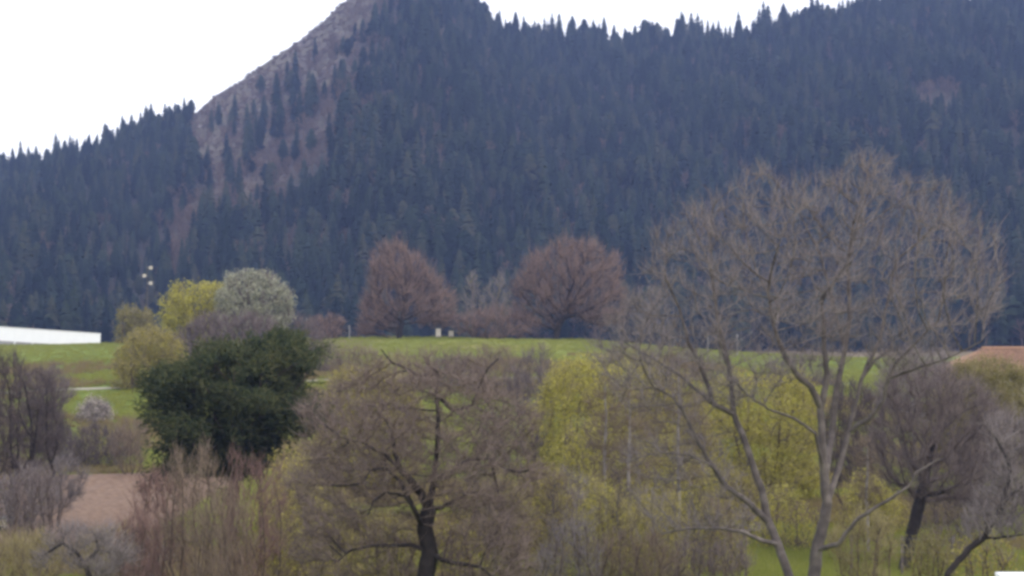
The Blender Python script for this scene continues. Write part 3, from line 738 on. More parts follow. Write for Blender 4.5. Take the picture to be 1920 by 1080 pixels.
plant('leafless_bush', 'low grey brown bush at the near edge of the ploughed field', 'bush', 70, 215, (140, 300, 985, 1090), 1.4, 88, 'bare', 'bark_grey', 'twig_olive', n=520, step=.16, trunk_r=.04, stems=8, spread=.9, fork=.15, twigs=4, tw_len=.3, tw_w=.006, min_r=.005)
plant('leafless_bush', 'brown scrub beside the bright grass at the field corner', 'bush', 68, 60, (-30, 130, 1000, 1095), 1.4, 89, 'bare', 'bark_grey', 'twig_brown', n=420, step=.16, trunk_r=.04, stems=8, spread=.9, fork=.15, twigs=4, tw_len=.3, tw_w=.006, min_r=.005)
def P3(d, pts): return [at(x, y, d + (dd[0] if dd else 0)) for x, y, *dd in pts]
plant('crooked_tree', 'small crooked dark fruit tree in front of the ploughed field', 'tree', 48, 178,
      [(70, 1060), (80, 1010), (130, 990), (190, 985), (240, 1010), (260, 1060), (200, 1080)], 1.0, 90, 'bare', 'bark_dark', 'twig_grey', n=220, step=.14, trunk_r=.07, twigs=3, tw_len=.25, tw_w=.005, min_r=.005,
      paths=[(-1, 0, [np.array([wx(178, 48), 48, gz(wx(178, 48), 48) - .1])] + P3(48, [(176, 1090), (160, 1055), (140, 1030), (120, 1018)])), (0, 2, [np.zeros(3)] + P3(48, [(185, 1030), (180, 1000)])), (0, 4, [np.zeros(3)] + P3(48, [(100, 1030), (85, 1040)]))])

# ------------------------------------------------------------------ the pine and its shrubs
plant('pine_tree', 'dense dark green pine, the only evergreen below the meadow', 'tree', 85, 425,
      [(295, 800), (298, 745), (315, 700), (350, 668), (395, 655), (450, 658), (515, 646), (545, 664), (568, 702), (578, 745), (574, 795), (556, 828), (525, 845), (510, 880), (460, 892), (400, 885), (335, 885), (300, 905), (262, 895), (270, 868), (300, 845)],
      3.2, 100, 'pine', 'bark_brown', 'twig_olive', n=1800, step=.3, trunk_r=.22, fork=.35, twigs=0, leaves=26, leaf=.34, rag=.13, min_r=.012, fol2='needles_pine', clump=.92, jit_leaf=.2, trop=.0)
RG = 'red twigged shrubs in front of the pine'
for k, (x0, x1, y0, y1, d) in enumerate([(250, 350, 890, 1110, 56), (310, 430, 850, 1110, 54), (405, 530, 860, 1110, 57), (360, 480, 930, 1120, 50), (215, 300, 960, 1110, 52)]):
    plant('red_shrub', ['crimson twigged shrub under the lower left branch of the pine', 'tall brown twigged shrub directly before the pine trunk', 'crimson twigged shrub under the right side of the pine', 'low brown shrub in front of the crimson twigged shrubs', 'low crimson shrub beside the crooked dark fruit tree'][k], 'shrub', d, (x0 + x1) / 2, (x0, x1, y0, y1), 1.0, 110 + k, 'bare', 'bark_brown', 'twig_crimson' if k % 2 == 0 else 'twig_brown', n=480, step=.16, trunk_r=.03, stems=9, spread=.7, fork=.3, twigs=4, tw_len=.34, tw_w=.0055, min_r=.0045, lift=.8, trop=.35, group=RG, rag=.2, dens=.8)

# ------------------------------------------------------------------ yellow bushes of the middle distance
plant('yellow_bush', 'yellow green bush rising behind the old fruit tree', 'bush', 112, 690, [(590, 860), (600, 740), (625, 705), (670, 692), (720, 696), (770, 715), (790, 780), (780, 900), (700, 940), (620, 920)], 2.6, 120, 'leafy', 'bark_brown', 'twig_olive', n=700, step=.26, trunk_r=.08, stems=6, spread=1.3, fork=.2, twigs=4, tw_len=.45, tw_w=.009, leaves=7, leaf=.06, min_r=.008, fol2='leaf_gold', clump=.5)
plant('yellow_willow', 'large bright yellow willow left of the birches', 'tree', 98, 1085, [(985, 850), (995, 770), (1030, 715), (1070, 682), (1110, 676), (1160, 690), (1215, 730), (1250, 800), (1250, 940), (1200, 1020), (1080, 1040), (1000, 980)], 3.4, 121, 'leafy', 'bark_brown', 'twig_olive', n=1000, step=.26, trunk_r=.12, stems=5, spread=1.0, fork=.25, twigs=4, tw_len=.5, tw_w=.008, dens=.45, ldens=1.6, leaf=.05, min_r=.008, fol2='leaf_yellow', clump=.5, rag=.06)
plant('yellow_willow', 'bright yellow willow seen through the stems of the walnut tree', 'tree', 104, 1425, [(1290, 850), (1310, 735), (1360, 698), (1410, 705), (1450, 695), (1500, 705), (1535, 760), (1540, 880), (1510, 990), (1400, 1010), (1330, 960)], 3.0, 122, 'leafy', 'bark_brown', 'twig_olive', n=1000, step=.26, trunk_r=.12, stems=5, spread=1.0, fork=.25, twigs=3, tw_len=.5, tw_w=.008, dens=.45, ldens=1.4, leaf=.05, min_r=.008, fol2='leaf_yellow', clump=.5, rag=.08)
plant('olive_bush', 'dull olive bush between the birches and the walnut stems', 'bush', 92, 1250, (1170, 1345, 690, 1000), 2.4, 123, 'leafy', 'bark_brown', 'twig_olive', n=800, step=.26, trunk_r=.09, stems=6, spread=1.2, fork=.25, twigs=5, tw_len=.5, tw_w=.008, leaves=5, leaf=.055, min_r=.008, fol2='leaf_gold', dens=.35, ldens=1.3)
YG = 'yellow olive thicket in front of the willows'
for k, (x0, x1, y0, y1, d, f2) in enumerate([(485, 600, 900, 1110, 62, 'leaf_gold'), (560, 690, 930, 1110, 66, 'leaf_gold'), (860, 990, 900, 1110, 66, 'leaf_olive'), (960, 1080, 880, 1110, 68, 'leaf_gold'), (1060, 1180, 900, 1110, 70, 'leaf_yellow'), (1160, 1290, 930, 1110, 68, 'leaf_gold'), (1290, 1400, 940, 1110, 72, 'leaf_gold'), (660, 780, 950, 1110, 70, 'leaf_gold')]):
    plant('thicket_shrub', ['golden budding shrub between the red shrubs and the old fruit tree', 'olive shrub left of the old fruit tree trunk', 'olive shrub right of the old fruit tree trunk', 'golden shrub below the left edge of the large yellow willow', 'olive shrub at the foot of the two slim birches', 'olive shrub at the foot of the tallest birch', 'golden shrub beneath the lowest left limb of the walnut', 'golden shrub seen beneath the low left limb of the fruit tree'][k], 'shrub', d, (x0 + x1) / 2, (x0, x1, y0, y1), 1.3, 130 + k, 'leafy', 'bark_brown', 'twig_olive' if k % 3 else 'twig_brown', n=480, step=.18, trunk_r=.035, stems=8, spread=.8, fork=.25, twigs=5, tw_len=.35, tw_w=.006, leaves=4, leaf=.035, min_r=.005, fol2=f2, lift=.7, trop=.25, group=YG, rag=.2, dens=.8, ldens=.6)
LOW = [(0, 110, 880, 1000, 82, 'twig_grey', 'bush', 'grey low bush left of the small pale fruit tree'), (100, 240, 800, 885, 128, 'twig_dark', 'bush', 'dark purple bush at the front of the hedge above the ploughed field'),
       (-20, 110, 1000, 1110, 60, 'twig_olive', 'bush', 'olive low bush at the corner by the bright grass'), (170, 330, 1000, 1110, 58, 'twig_grey', 'bush', 'grey brown bush behind the crooked fruit tree'),
       (520, 640, 830, 1000, 75, 'twig_brown', 'shrub', 'brown shrub at the right foot of the pine'), (880, 1010, 760, 1000, 80, 'twig_dark', 'bush', 'purple bush behind the right limbs of the old fruit tree'),
       (1010, 1130, 980, 1110, 58, 'twig_grey', 'shrub', 'grey twiggy shrub before the yellow thicket'), (1110, 1260, 1000, 1110, 60, 'twig_brown', 'shrub', 'brown twiggy shrub in front of the birch trunks'), (1240, 1400, 1010, 1110, 62, 'twig_purple', 'shrub', 'purple twiggy shrub beneath the left walnut stem'),
       (1560, 1680, 960, 1100, 68, 'twig_olive', 'shrub', 'olive shrub beside the wire fence and the walnut trunk'), (1700, 1850, 900, 1010, 84, 'twig_purple', 'bush', 'purple bush under the crown of the dark leafless tree'), (1540, 1660, 720, 920, 96, 'twig_dark', 'bush', 'purple grey bush directly behind the walnut trunk')]
for k, (x0, x1, y0, y1, d, m, ct, lb) in enumerate(LOW):
    plant('leafless_' + ct, lb, ct, d, (x0 + x1) / 2, (x0, x1, y0, y1), (x1 - x0) / 2 * d / F, 300 + k, 'buds', 'bark_brown', m, n=420, step=.2, trunk_r=.035, stems=9, spread=(x1 - x0) / 2 * d / F * .7, fork=.25, twigs=4, tw_len=.004 * d, tw_w=.00009 * d, min_r=.005, leaf=.0005 * d, ldens=.12, fol2='leaf_olive', lift=.6, rag=.16)
for k, (bx, yt, d, lb) in enumerate([(1040, 905, 64, 'thin upright sapling in front of the large yellow willow'), (1085, 870, 66, 'tall thin sapling left of the two slim birches'), (1160, 880, 63, 'thin sapling between the two slim birches'), (1225, 900, 65, 'thin sapling just left of the tallest birch trunk'), (1310, 930, 64, 'short thin sapling right of the tallest birch trunk'), (1395, 940, 67, 'short thin sapling by the left walnut stem'), (925, 900, 62, 'thin sapling right of the old fruit tree trunk')]):
    b0 = np.array([wx(bx, d), d, gz(wx(bx, d), d)])
    plant('sapling', lb, 'sapling', d, bx, (bx - 38, bx + 38, yt, 1040), .6, 340 + k, 'bare', 'bark_grey', 'twig_grey' if k % 2 else 'twig_dark', n=90, step=.16, trunk_r=.028, twigs=3, tw_len=.32, tw_w=.0045, min_r=.006, limb_r=.012, dens=.12, lift=.6, group='thin saplings in the thicket', paths=[(-1, 0, [b0 - np.array([0, 0, .1]), at(bx + 3, 1020, d), at(bx - 4, 960, d), at(bx + 2, yt, d)], .028, .008)])
YEL = [(1790, 1900, 1000, 1100, 62, 'leaf_gold', 'low golden shrub by the white garden wall'), (1690, 1790, 1010, 1100, 64, 'leaf_olive', 'low olive shrub at the foot of the curved sapling'), (820, 900, 980, 1100, 48, 'leaf_gold', 'small golden shrub right beside the old fruit tree trunk'), (690, 790, 990, 1110, 48, 'leaf_olive', 'small olive shrub left beside the old fruit tree trunk'), (1420, 1540, 920, 1090, 84, 'leaf_yellow', 'lime yellow shrub low between the two walnut stems'), (1570, 1700, 900, 1060, 90, 'leaf_gold', 'golden shrub behind the wire fence'), (1040, 1180, 800, 1080, 82, 'leaf_yellow', 'lime yellow shrub below the large yellow willow'), (1180, 1320, 820, 1080, 86, 'leaf_yellow', 'lime yellow shrub around the trunk of the tallest birch'), (1330, 1440, 880, 1080, 88, 'leaf_gold', 'golden shrub behind the low left walnut limb'), (480, 610, 850, 1080, 72, 'leaf_gold', 'golden shrub at the right foot of the dark pine'), (1720, 1800, 985, 1085, 80, 'leaf_olive', 'small olive shrub on the grass under the dark leafless tree')]
for k, (x0, x1, y0, y1, d, f2, lb) in enumerate(YEL):
    plant('yellow_shrub', lb, 'shrub', d, (x0 + x1) / 2, (x0, x1, y0, y1), (x1 - x0) / 2 * d / F, 360 + k, 'leafy', 'bark_brown', 'twig_olive' if k % 2 else 'twig_mauve', n=420, step=.2, trunk_r=.035, stems=8, spread=(x1 - x0) / 2 * d / F * .6, fork=.25, twigs=3, tw_len=.38, tw_w=.006, dens=.4, leaf=.045, ldens=.75, min_r=.006, fol2=f2, lift=.6, rag=.15, clump=.6)
LEFT = [(-40, 60, 760, 940, 95, 'twig_mauve', 'mauve bush at the left end of the ploughed field'), (40, 130, 690, 800, 140, 'twig_purple', 'purple bush on the slope above the hedge, left of the small blossoming tree'), (210, 285, 790, 880, 122, 'twig_brown', 'brown bush at the hedge end close under the pine'), (10, 120, 880, 990, 78, 'twig_purple', 'low purple bush at the near left field edge')]
for k, (x0, x1, y0, y1, d, m, lb) in enumerate(LEFT):
    plant('leafless_bush', lb, 'bush', d, (x0 + x1) / 2, (x0, x1, y0, y1), (x1 - x0) / 2 * d / F, 380 + k, 'bare', 'bark_brown', m, n=420, step=.22, trunk_r=.035, stems=9, spread=(x1 - x0) / 2 * d / F * .6, fork=.25, twigs=4, tw_len=.0042 * d, tw_w=.00008 * d, min_r=.006, lift=.5, rag=.14)
# pale stemmed birches
BG = 'birches between the willows'
for k, (bx, x0, x1, yt, yb, d, lb) in enumerate([(1272, 1205, 1345, 640, 930, 80, 'tallest slim pale barked birch, straight trunk behind the left walnut limb'), (1135, 1085, 1185, 700, 940, 78, 'slim pale birch in front of the large yellow willow'), (1180, 1140, 1235, 720, 960, 76, 'slim pale birch between the large willow and the tallest birch'), (1625, 1590, 1660, 815, 960, 82, 'short pale birch stem right of the walnut trunks')]):
    b0 = np.array([wx(bx, d), d, gz(wx(bx, d), d)])
    plant('birch_tree', lb, 'tree', d, bx, (x0, x1, yt, yb), 1.2, 150 + k, 'bare', 'bark_birch', 'twig_brown', n=300, step=.25, trunk_r=.07, twigs=4, tw_len=.45, tw_w=.006, min_r=.006, limb_r=.03, droop=.3, dens=.3, group=BG,
          paths=[(-1, 0, [b0 - np.array([0, 0, .1]), at(bx + 2, (yb + 1060) / 2, d), at(bx - 2, yb - (yb - yt) * .3, d), at(bx + 1, yb - (yb - yt) * .62, d), at(bx, yt + 15, d)])])

# ------------------------------------------------------------------ right side
plant('leafless_tree', 'dark trunked leafless tree with dense purple crown right of the walnut', 'tree', 76, 1690,
      [(1640, 900), (1630, 800), (1650, 720), (1700, 680), (1760, 690), (1830, 720), (1880, 780), (1890, 880), (1850, 950), (1780, 960), (1720, 930), (1680, 930)], 2.8, 160, 'bare', 'bark_dark', 'twig_purple', n=1500, step=.24, trunk_r=.24, fork=.45, twigs=4, tw_len=.42, tw_w=.007, min_r=.006)
plant('leafless_bush', 'grey green twiggy bush in front of the terracotta roof', 'bush', 105, 1850, (1740, 1960, 676, 880), 2.4, 161, 'buds', 'bark_grey', 'twig_olive', n=800, step=.26, trunk_r=.08, stems=7, spread=1.5, fork=.2, twigs=5, tw_len=.5, tw_w=.009, leaves=2, leaf=.05, min_r=.008, fol2='leaf_olive')
plant('leafless_bush', 'dense purple grey bush behind the bare curved sapling', 'bush', 92, 1870, (1780, 1975, 770, 990), 2.0, 162, 'bare', 'bark_grey', 'twig_purple', n=800, step=.24, trunk_r=.07, stems=7, spread=1.4, fork=.2, twigs=5, tw_len=.45, tw_w=.008, min_r=.007)
plant('leafless_bush', 'grey bare bush between the walnut crown and the terracotta roof', 'bush', 120, 1720, (1640, 1800, 655, 800), 2.2, 163, 'bare', 'bark_grey', 'twig_grey', n=500, step=.3, trunk_r=.08, stems=6, spread=1.2, fork=.2, twigs=5, tw_len=.5, tw_w=.009, min_r=.008)
plant('yellow_bush', 'small yellow bush at the foot of the dark leafless tree', 'bush', 86, 1630, (1590, 1670, 890, 1000), 1.0, 164, 'leafy', 'bark_brown', 'twig_olive', n=300, step=.2, trunk_r=.04, stems=6, spread=.6, fork=.2, twigs=3, tw_len=.35, tw_w=.007, leaves=8, leaf=.05, min_r=.006, fol2='leaf_yellow')
def gbase(px, d): return np.array([wx(px, d), d, gz(wx(px, d), d) - .1])
Z3 = np.zeros(3)
plant('curved_sapling', 'bare curved sapling leaning right above the green grass', 'tree', 42, 1762,
      [(1800, 1000), (1830, 930), (1860, 860), (1850, 800), (1890, 780), (1960, 800), (1990, 900), (1960, 990), (1880, 1010)], 1.2, 165, 'bare', 'bark_dark', 'twig_grey', n=260, step=.15, trunk_r=.075, twigs=3, tw_len=.28, tw_w=.005, min_r=.005,
      paths=[(-1, 0, [gbase(1762, 42)] + P3(42, [(1775, 1075), (1795, 1050), (1815, 1028), (1840, 1010), (1865, 970), (1880, 940), (1905, 920), (1940, 895)])), (0, 6, [Z3] + P3(42, [(1893, 890), (1888, 860), (1865, 820)])), (0, 4, [Z3] + P3(42, [(1890, 1005), (1930, 1000)]))])

# ------------------------------------------------------------------ old fruit tree
DF = 43
fr = [(-1, 0, [gbase(812, DF)] + P3(DF, [(798, 1078), (806, 1035), (796, 990), (804, 955)]), 0.24, 0.18),                         # 0 trunk
      (0, 4, [Z3] + P3(DF, [(790, 925, -.1), (770, 900, -.3), (750, 880, -.5), (740, 850, -.6), (735, 810, -.6)]), 0.11, 0.04),       # 1
      (0, 4, [Z3] + P3(DF, [(810, 920, .1), (815, 890, .2), (820, 840, .2), (822, 780, .2), (818, 740, .1), (822, 700, 0), (800, 680, -.2)]), 0.08, 0.025),   # 2
      (2, 2, [Z3] + P3(DF, [(840, 895, .3), (860, 870, .5), (880, 862, .6), (920, 860, .7), (950, 880, .8)]), 0.06, 0.02),            # 3
      (0, 3, [Z3] + P3(DF, [(780, 960, -.3), (765, 930, -.5), (750, 900, -.6), (725, 878, -.8), (695, 880, -1), (680, 905, -1.1)]), 0.07, 0.02),   # 4
      (0, 4, [Z3] + P3(DF, [(830, 950, .2), (850, 940, .3), (875, 925, .4), (900, 922, .5)]), 0.06, 0.02),                          # 5
      (0, 3, [Z3] + P3(DF, [(780, 960, -.7), (760, 930, -.9), (725, 922, -1.2), (700, 940, -1.4), (690, 965, -1.5)]), 0.05, 0.018),     # 6
      (0, 2, [Z3] + P3(DF, [(770, 1020, -.2), (740, 1022, -.4), (700, 1022, -.6), (660, 1030, -.8), (635, 1050, -.9)]), 0.055, 0.02),   # 7
      (0, 2, [Z3] + P3(DF, [(830, 1050, -.3), (860, 1055, -.5), (900, 1062, -.6), (930, 1085, -.7)]), 0.06, 0.025),                    # 8
      (2, 5, [Z3] + P3(DF, [(850, 770, .3), (885, 760, .4), (900, 720, .4), (915, 690, .3), (935, 672, .3)]), 0.045, 0.015),            # 9
      (2, 6, [Z3] + P3(DF, [(790, 705, -.2), (760, 690, -.4), (735, 680, -.5), (715, 655, -.6)]), 0.04, 0.014),                        # 10
      (1, 3, [Z3] + P3(DF, [(720, 850, -.8), (680, 830, -.9), (640, 820, -1)]), 0.035, 0.014),                                          # 11
      (3, 4, [Z3] + P3(DF, [(930, 900, 1), (940, 940, 1.1), (955, 990, 1.2)]), 0.025, 0.01)]                                           # 12
plant('old_fruit_tree', 'old leafless fruit tree with dark twisted trunk and drooping limbs', 'tree', DF, 803,
      [(555, 940), (565, 860), (590, 790), (640, 735), (700, 695), (760, 672), (830, 668), (900, 675), (965, 715), (1005, 790), (1010, 880), (1000, 980), (985, 1090), (930, 1080), (900, 1000), (840, 940), (760, 930), (700, 960), (640, 1040), (600, 1090), (560, 1040)],
      2.6, 170, 'bare', 'bark_dark', 'twig_mauve', n=2600, step=.14, trunk_r=.19, twigs=3, tw_len=.24, tw_w=.0048, min_r=.008, paths=fr, trop=-.02, droop=.3, jitter=.3, limb_r=.02, clump=.55, power=2.0, dens=.95, rag=.12, radial=.4, extra=[([(560, 960), (700, 930), (780, 960), (780, 1090), (600, 1110), (550, 1040)], 1.4, 330), ([(830, 960), (920, 920), (1000, 960), (1010, 1080), (900, 1110), (830, 1080)], 1.4, 330)])

# ------------------------------------------------------------------ the walnut
DW = 52
wn = [(-1, 0, [gbase(1512, DW)] + P3(DW, [(1514, 1180), (1525, 1085), (1530, 1030), (1545, 975), (1550, 940), (1545, 890), (1541, 820), (1538, 765), (1545, 735), (1550, 700), (1545, 640), (1540, 560)]), 0.21, 0.045),   # 0 main stem
      (0, 1, [Z3] + P3(DW, [(1485, 1100, .3), (1458, 1020, .6), (1440, 978, .8), (1428, 920, .9), (1410, 870, 1), (1392, 815, 1.1), (1376, 778, 1.2), (1372, 730, 1.2), (1366, 680, 1.2), (1345, 600, 1.2), (1335, 520, 1.1)]), 0.145, 0.04),   # 1 left stem
      (1, 3, [Z3] + P3(DW, [(1400, 940, .5), (1362, 912, .2), (1340, 880, 0), (1305, 822, -.3), (1282, 775, -.5), (1262, 745, -.7), (1225, 725, -.9)]), 0.095, 0.03),   # 2
      (1, 2, [Z3] + P3(DW, [(1425, 1012, .2), (1385, 995, -.1), (1345, 989, -.4), (1290, 990, -.7), (1240, 1000, -.9)]), 0.07, 0.022),   # 3
      (1, 7, [Z3] + P3(DW, [(1336, 756, 1), (1330, 728, .9), (1312, 685, .8), (1290, 640, .6), (1275, 580, .5)]), 0.08, 0.03),   # 4
      (0, 8, [Z3] + P3(DW, [(1520, 725, -.3), (1498, 708, -.5), (1470, 668, -.7), (1450, 610, -.9), (1440, 550, -1)]), 0.1, 0.035),   # 5
      (0, 6, [Z3] + P3(DW, [(1528, 812, -.6), (1490, 785, -1), (1440, 767, -1.4), (1400, 740, -1.7)]), 0.06, 0.02),   # 6
      (0, 5, [Z3] + P3(DW, [(1575, 870, .4), (1590, 810, .6), (1605, 750, .8), (1615, 710, .9), (1640, 675, 1), (1672, 655, 1.1), (1672, 640, 1.1)]), 0.095, 0.035),   # 7
      (7, 2, [Z3] + P3(DW, [(1630, 785, .2), (1655, 750, 0), (1665, 710, -.2), (1680, 680, -.3), (1720, 640, -.5), (1760, 600, -.6)]), 0.075, 0.025),   # 8
      (0, 6, [Z3] + P3(DW, [(1560, 810, .9), (1568, 730, 1.2), (1584, 656, 1.4), (1593, 600, 1.5), (1590, 500, 1.5), (1600, 420, 1.4)]), 0.11, 0.04),   # 9 pale centre stem
      (7, 4, [Z3] + P3(DW, [(1650, 635, 1.3), (1665, 560, 1.5), (1680, 490, 1.6)]), 0.06, 0.025),   # 10
      (0, 3, [Z3] + P3(DW, [(1570, 1020, -.8), (1610, 970, -1.2), (1660, 940, -1.5), (1705, 910, -1.8), (1717, 885, -1.9), (1760, 860, -2)]), 0.075, 0.025),   # 11
      (2, 2, [Z3] + P3(DW, [(1330, 870, -.4), (1290, 852, -.8), (1240, 850, -1.1)]), 0.045, 0.016),   # 12
      (8, 3, [Z3] + P3(DW, [(1720, 690, -.9), (1780, 670, -1.2), (1840, 640, -1.4)]), 0.045, 0.018),   # 13
      (4, 1, [Z3] + P3(DW, [(1270, 700, 1.5), (1220, 670, 1.9), (1170, 640, 2.1)]), 0.05, 0.018),   # 14
      (9, 3, [Z3] + P3(DW, [(1560, 560, 2.2), (1540, 480, 2.6), (1500, 400, 2.7)]), 0.06, 0.02)]   # 15
plant('walnut_tree', 'large leafless walnut tree with two pale forking trunks and wide crown', 'tree', DW, 1512,
      [(1110, 650), (1150, 580), (1190, 490), (1270, 385), (1370, 350), (1430, 330), (1500, 318), (1560, 325), (1620, 305), (1690, 318), (1740, 350), (1810, 388), (1850, 450), (1898, 505), (1890, 590), (1820, 650), (1720, 680), (1640, 700), (1560, 690), (1450, 740), (1330, 770), (1240, 790), (1180, 740)],
      4.6, 180, 'bare', 'bark_grey', 'twig_grey', n=3000, step=.2, trunk_r=.20, twigs=3, tw_len=.33, tw_w=.0045, min_r=.0115, paths=wn, trop=.16, jitter=.2, dens=.2, rag=.08, limb_r=.025, clump=.5, lift=.3, power=2.1, radial=.6, extra=[([(1180, 760), (1160, 860), (1200, 980), (1290, 1020), (1400, 1000), (1420, 930), (1350, 820), (1290, 770)], 2.0, 260)])

# ------------------------------------------------------------------ built things
# long white panel wall behind the crest, stepping down with the ground
wl0, wl1 = at(-150, 602, 238), at(188, 625, 262)
ang = math.atan2(wl1[1] - wl0[1], wl1[0] - wl0[0]); Lw = math.hypot(wl1[0] - wl0[0], wl1[1] - wl0[1]); npan = 10; pw = Lw / npan
wall = thing('panel_wall', 'long low white panel wall at the edge of the meadow', 'wall', (wl0[0], wl0[1], wl0[2] - 1.84), None, ang)
wall.rotation_euler = (0, -math.atan2(wl1[2] - wl0[2], Lw), ang)
pan = Geo().box(.03, pw - .03, -.08, .08, 0, 1.75).mesh('panel', 'paint_white')
cap = Geo().box(0, pw - .004, -.14, .14, 0, .09).mesh('coping', 'paint_white')
post = Geo().box(-.09, .09, -.1, .1, -1.2, 1.8).mesh('post', 'paint_white')
plinth = Geo().box(.09, pw - .09, -.11, .11, -1.2, 0).mesh('plinth', 'paint_dirty')
for k in range(npan):
    z = 0.0
    link('panel', pan, wall, (k * pw, 0, z + .002)); link('coping', cap, wall, (k * pw, 0, z + 1.755)); link('plinth', plinth, wall, (k * pw, 0, z)); link('post', post, wall, (k * pw, 0, z - .06))
# house with terracotta roof, right
hx, hd = wx(1885, 150), 150
hz = gz(hx, hd); rz = CAMZ + (HZ - 654) / F * hd; ez = CAMZ + (HZ - 699) / F * (hd - 3)
house = thing('tiled_house', 'low house with terracotta tiled roof half hidden behind grey bushes', 'house', (hx, hd, hz))
H0, H1, ZE, ZR = -5.2, 9.0, ez - hz, rz - hz
Geo().box(H0 + .6, H1 - .6, -2.7, 4.2, -.5, ZE - .05).build('wall', 'plaster', house)
roof = Geo().poly([(H0, -3.2, ZE), (H1, -3.2, ZE), (H1 - 3, .7, ZR), (H0 + 3.6, .7, ZR)]).poly([(H1, 4.7, ZE), (H0, 4.7, ZE), (H0 + 3.6, .7, ZR), (H1 - 3, .7, ZR)]).poly([(H0, 4.7, ZE), (H0, -3.2, ZE), (H0 + 3.6, .7, ZR)]).poly([(H1, -3.2, ZE), (H1, 4.7, ZE), (H1 - 3, .7, ZR)]).build('roof', 'tile_roof', house)
g = Geo(); rg = np.random.default_rng(3)
for c in range(16):                                                # courses of tiles on the front and the left hip
    t0, t1 = c / 16, (c + 1.25) / 16
    xa, xb = H0 + 3.6 * t0, H1 - 3 * t0; nt_ = int((xb - xa) / .3)
    for q in range(nt_):
        x = xa + (q + .5) * (xb - xa) / nt_; y0, y1 = -3.2 + 3.9 * t0, -3.2 + 3.9 * min(t1, 1); z0, z1 = ZE + (ZR - ZE) * t0, ZE + (ZR - ZE) * min(t1, 1); j = rg.uniform(0, .02)
        g.poly([(x - .14, y0 - .03, z0 + .05 + j), (x, y0 - .03, z0 + .10 + j), (x, y1, z1 + .05 + j), (x - .14, y1, z1 + .012 + j)]).poly([(x, y0 - .03, z0 + .10 + j), (x + .14, y0 - .03, z0 + .05 + j), (x + .14, y1, z1 + .012 + j), (x, y1, z1 + .05 + j)])
tl = g.build('roof_tiles', 'tile_roof', roof); tl['kind'] = 'stuff'
Geo().tube([(H0 + 3.5, .7, ZR + .05), (H1 - 2.9, .7, ZR + .05)], .13, 8).build('ridge_cap', 'tile_roof', roof)
for xw in (-2.5, 1.2, 5.0):
    wdw = Geo().box(xw, xw + 1.1, -2.76, -2.68, .9, 2.0).build('window', 'steel_grey', house)
    Geo().box(xw - .08, xw + 1.18, -2.82, -2.66, .8, .895).build('window_sill', 'concrete_pale', wdw)
# wire fence with concrete posts under the walnut
fd = 74
fpx = [1595, 1690, 1785]
fx0 = wx(fpx[0], fd); fence = thing('wire_fence', 'wire fence on pale concrete posts crossing behind the walnut', 'fence', (fx0, fd, gz(fx0, fd)))
bz = gz(fx0, fd); tops = []
for p in fpx:
    x = wx(p, fd); z = gz(x, fd)
    Geo().box(x - fx0 - .05, x - fx0 + .05, -.05, .05, z - bz - .3, z - bz + 1.75).build('post', 'bark_grey', fence); tops.append((x - fx0, z - bz))
for h in (1.65, 1.4, 1.15):
    g = Geo()
    for (xa, za), (xb, zb) in zip(tops[:-1], tops[1:]):
        g.tube([(xa, -.06, za + h), ((xa + xb) / 2, -.06, (za + zb) / 2 + h - .03), (xb, -.06, zb + h)], .0028, 4)
    g.build('wire', 'steel_grey', fence)
# mast with pale floodlights
md_, mx_ = 300, 276
m0 = at(mx_, 600, md_); mz = gz(m0[0], md_)
mast = thing('floodlight_mast', 'slim mast with three pale floodlights before the forest, above the willow', 'light mast', (m0[0], md_, mz))
top = CAMZ + (HZ - 496) / F * md_ - mz
Geo().tube([(0, 0, -.3), (0, 0, top * .5), (0, 0, top)], [.07, .06, .04], 8).build('pole', 'bark_grey', mast)
for px, py in ((283, 502), (271, 517), (283, 531)):
    q = at(px, py, md_); lx, lz = q[0] - m0[0], q[2] - mz
    fl = Geo().box(lx - .25, lx + .25, -.32, -.1, lz - .25, lz + .25).build('floodlight', 'plaster', mast)
    Geo().box(min(0, lx), max(0, lx), -.1, -.04, lz - .04, lz + .04).build('bracket', 'steel_grey', fl)
# beehives below the pointed tree, posts on the crest, hive by the field
def hive(px, d, wid, hgt, lb, grp=None):
    x = wx(px, d); t = thing('beehive', lb, 'beehive', (x, d, gz(x, d)), grp)
    for lx in (-.35, .35):
        for ly in (-.3, .3): Geo().box(lx * wid - .03, lx * wid + .03, ly * wid - .03, ly * wid + .03, -.1, .25).build('leg', 'bark_brown', t)
    Geo().box(-wid / 2, wid / 2, -wid / 2, wid / 2, .25, .25 + hgt).build('body', 'plaster', t)
    Geo().box(-wid / 2 - .05, wid / 2 + .05, -wid / 2 - .05, wid / 2 + .05, .252 + hgt, .33 + hgt).build('lid', 'concrete_pale', t)
    Geo().box(-wid / 3, wid / 3, -wid / 2 - .03, -wid / 2, .3, .36).build('entrance', 'bark_dark', t)
hive(822, 239, .6, 1.0, 'taller pale beehive under the pointed budding tree', 'beehives under the tree'); hive(846, 239, .6, .7, 'shorter pale beehive under the pointed budding tree', 'beehives under the tree')
hive(4, 90, .5, .45, 'white beehive on bright grass beside the ploughed field')
for px, d, h, lb in ((1327, 231, 2.4, 'thin pale post on the crest seen through the walnut branches'), (1382, 231, 2.6, 'thin pale post on the crest seen through the walnut branches'), (575, 244, 2.6, 'thin pale post on the crest by the small rusty bush'), (655, 236, 1.7, 'short pale post on the crest left of the pointed budding tree')):
    x = wx(px, d)
    tag(Geo().tube([(0, 0, -.3), (.02, 0, h * .6), (0, 0, h), (0, 0, h + .06)], [.07, .065, .06, .02], 8).build('post', 'concrete_pale', None, (x, d, gz(x, d))), lb, 'post', 'posts on the crest' if px > 1000 else None)
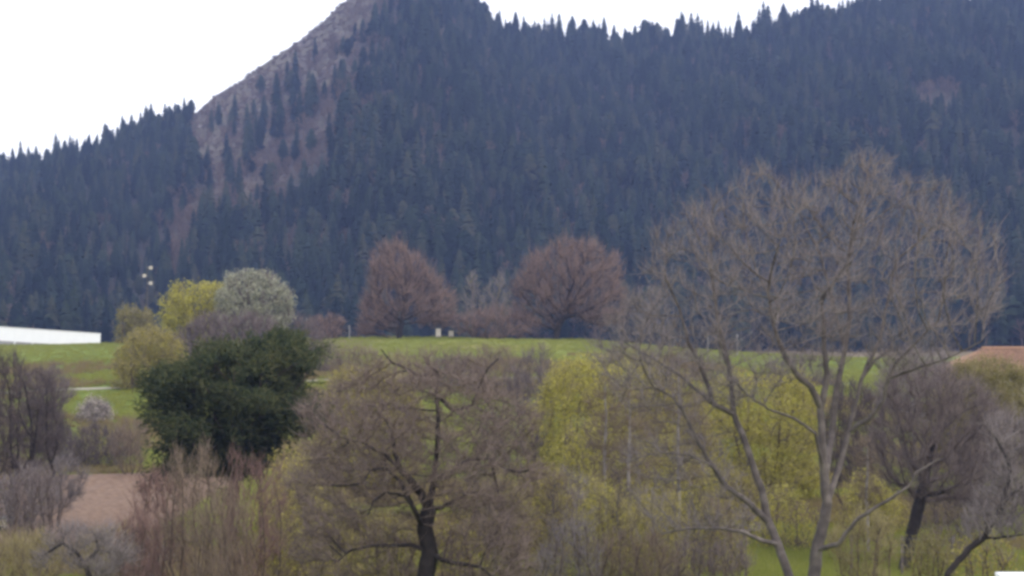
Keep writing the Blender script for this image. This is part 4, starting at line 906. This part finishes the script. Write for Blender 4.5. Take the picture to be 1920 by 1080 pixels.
# low white garden wall at the near right corner
gd = 30; gx = wx(1868, gd); gzz = CAMZ + (HZ - 1074) / F * gd
gw = thing('garden_wall', 'low white garden wall running out of view below the curved sapling', 'wall', (gx, gd, 0))
zb = min(gz(gx, gd), gz(gx + 6, gd)) - .4
Geo().box(.04, 6, -.1, .1, zb, gzz - .08).build('body', 'plaster', gw); Geo().box(0, 6.05, -.16, .16, gzz - .078, gzz).build('coping', 'paint_white', gw)

# ------------------------------------------------------------------ grass and dry stalks
gk = bpy.data.collections.new('grass_kinds')
for k, (m, hh) in enumerate([('grass_blade', .22), ('grass_blade', .3), ('dry_grass', .45)]):
    rg = np.random.default_rng(200 + k); nb = 26
    V, T = slivers(rg.normal(0, .16, (nb, 3)) * np.array([1, 1, 0]), unit(rg.normal(0, .35, (nb, 3)) + np.array([0, 0, 1])), hh * rg.uniform(.5, 1.3, nb), np.full(nb, .018), rg)
    ob = bpy.data.objects.new('tuft_%d' % k, mesh_from('tuft', V, T, None, [m])); gk.objects.link(ob)
rg = np.random.default_rng(77); N = 120000
gy = 70 + 185 * rg.uniform(0, 1, N) ** 2.1; gxx = rg.uniform(-.4, .4, N) * gy
fieldm = (gxx > -34.3) & (gxx < -16.7) & (gy > 83.7) & (gy < 124.3); trk = np.abs(gy - track_y(gxx)) < 1.2
ok = ~fieldm & ~trk; gxx, gy = gxx[ok], gy[ok]
dry = (np.sin(gxx * .21 + np.sin(gy * .09) * 2) * np.sin(gy * .16 + gxx * .07) > .15) & (rg.uniform(0, 1, len(gxx)) < .7) & (gy < 205)
o = scatter('meadow_tufts', np.stack([gxx, gy, ground_z(gxx, gy)], 1), rg.uniform(.6, 1.4, len(gxx)) * np.where(gy > 200, .7, 1), rg.uniform(0, 6.28, len(gxx)), np.where(dry, 2, rg.integers(0, 2, len(gxx))), gk)
o['label'] = 'green and dry grass tufts over the meadow'; o['category'] = 'grass'

# ------------------------------------------------------------------ haze
HAZE = 0.00023
m, t = new_mat('haze_air')
pv = node(t, 'ShaderNodeVolumePrincipled'); pv.inputs['Color'].default_value = (.40, .53, 1.0, 1); pv.inputs['Density'].default_value = HAZE; pv.inputs['Anisotropy'].default_value = 0.0
mo = node(t, 'ShaderNodeOutputMaterial'); t.links.new(pv.outputs[0], mo.inputs['Volume'])
hzb = Geo().box(-800, 800, -120, 1340, -17.5, 260).build('haze', 'haze_air'); hzb['kind'] = 'stuff'
hzb['label'] = 'thin bluish haze between the viewer and the mountain'; hzb['category'] = 'haze'
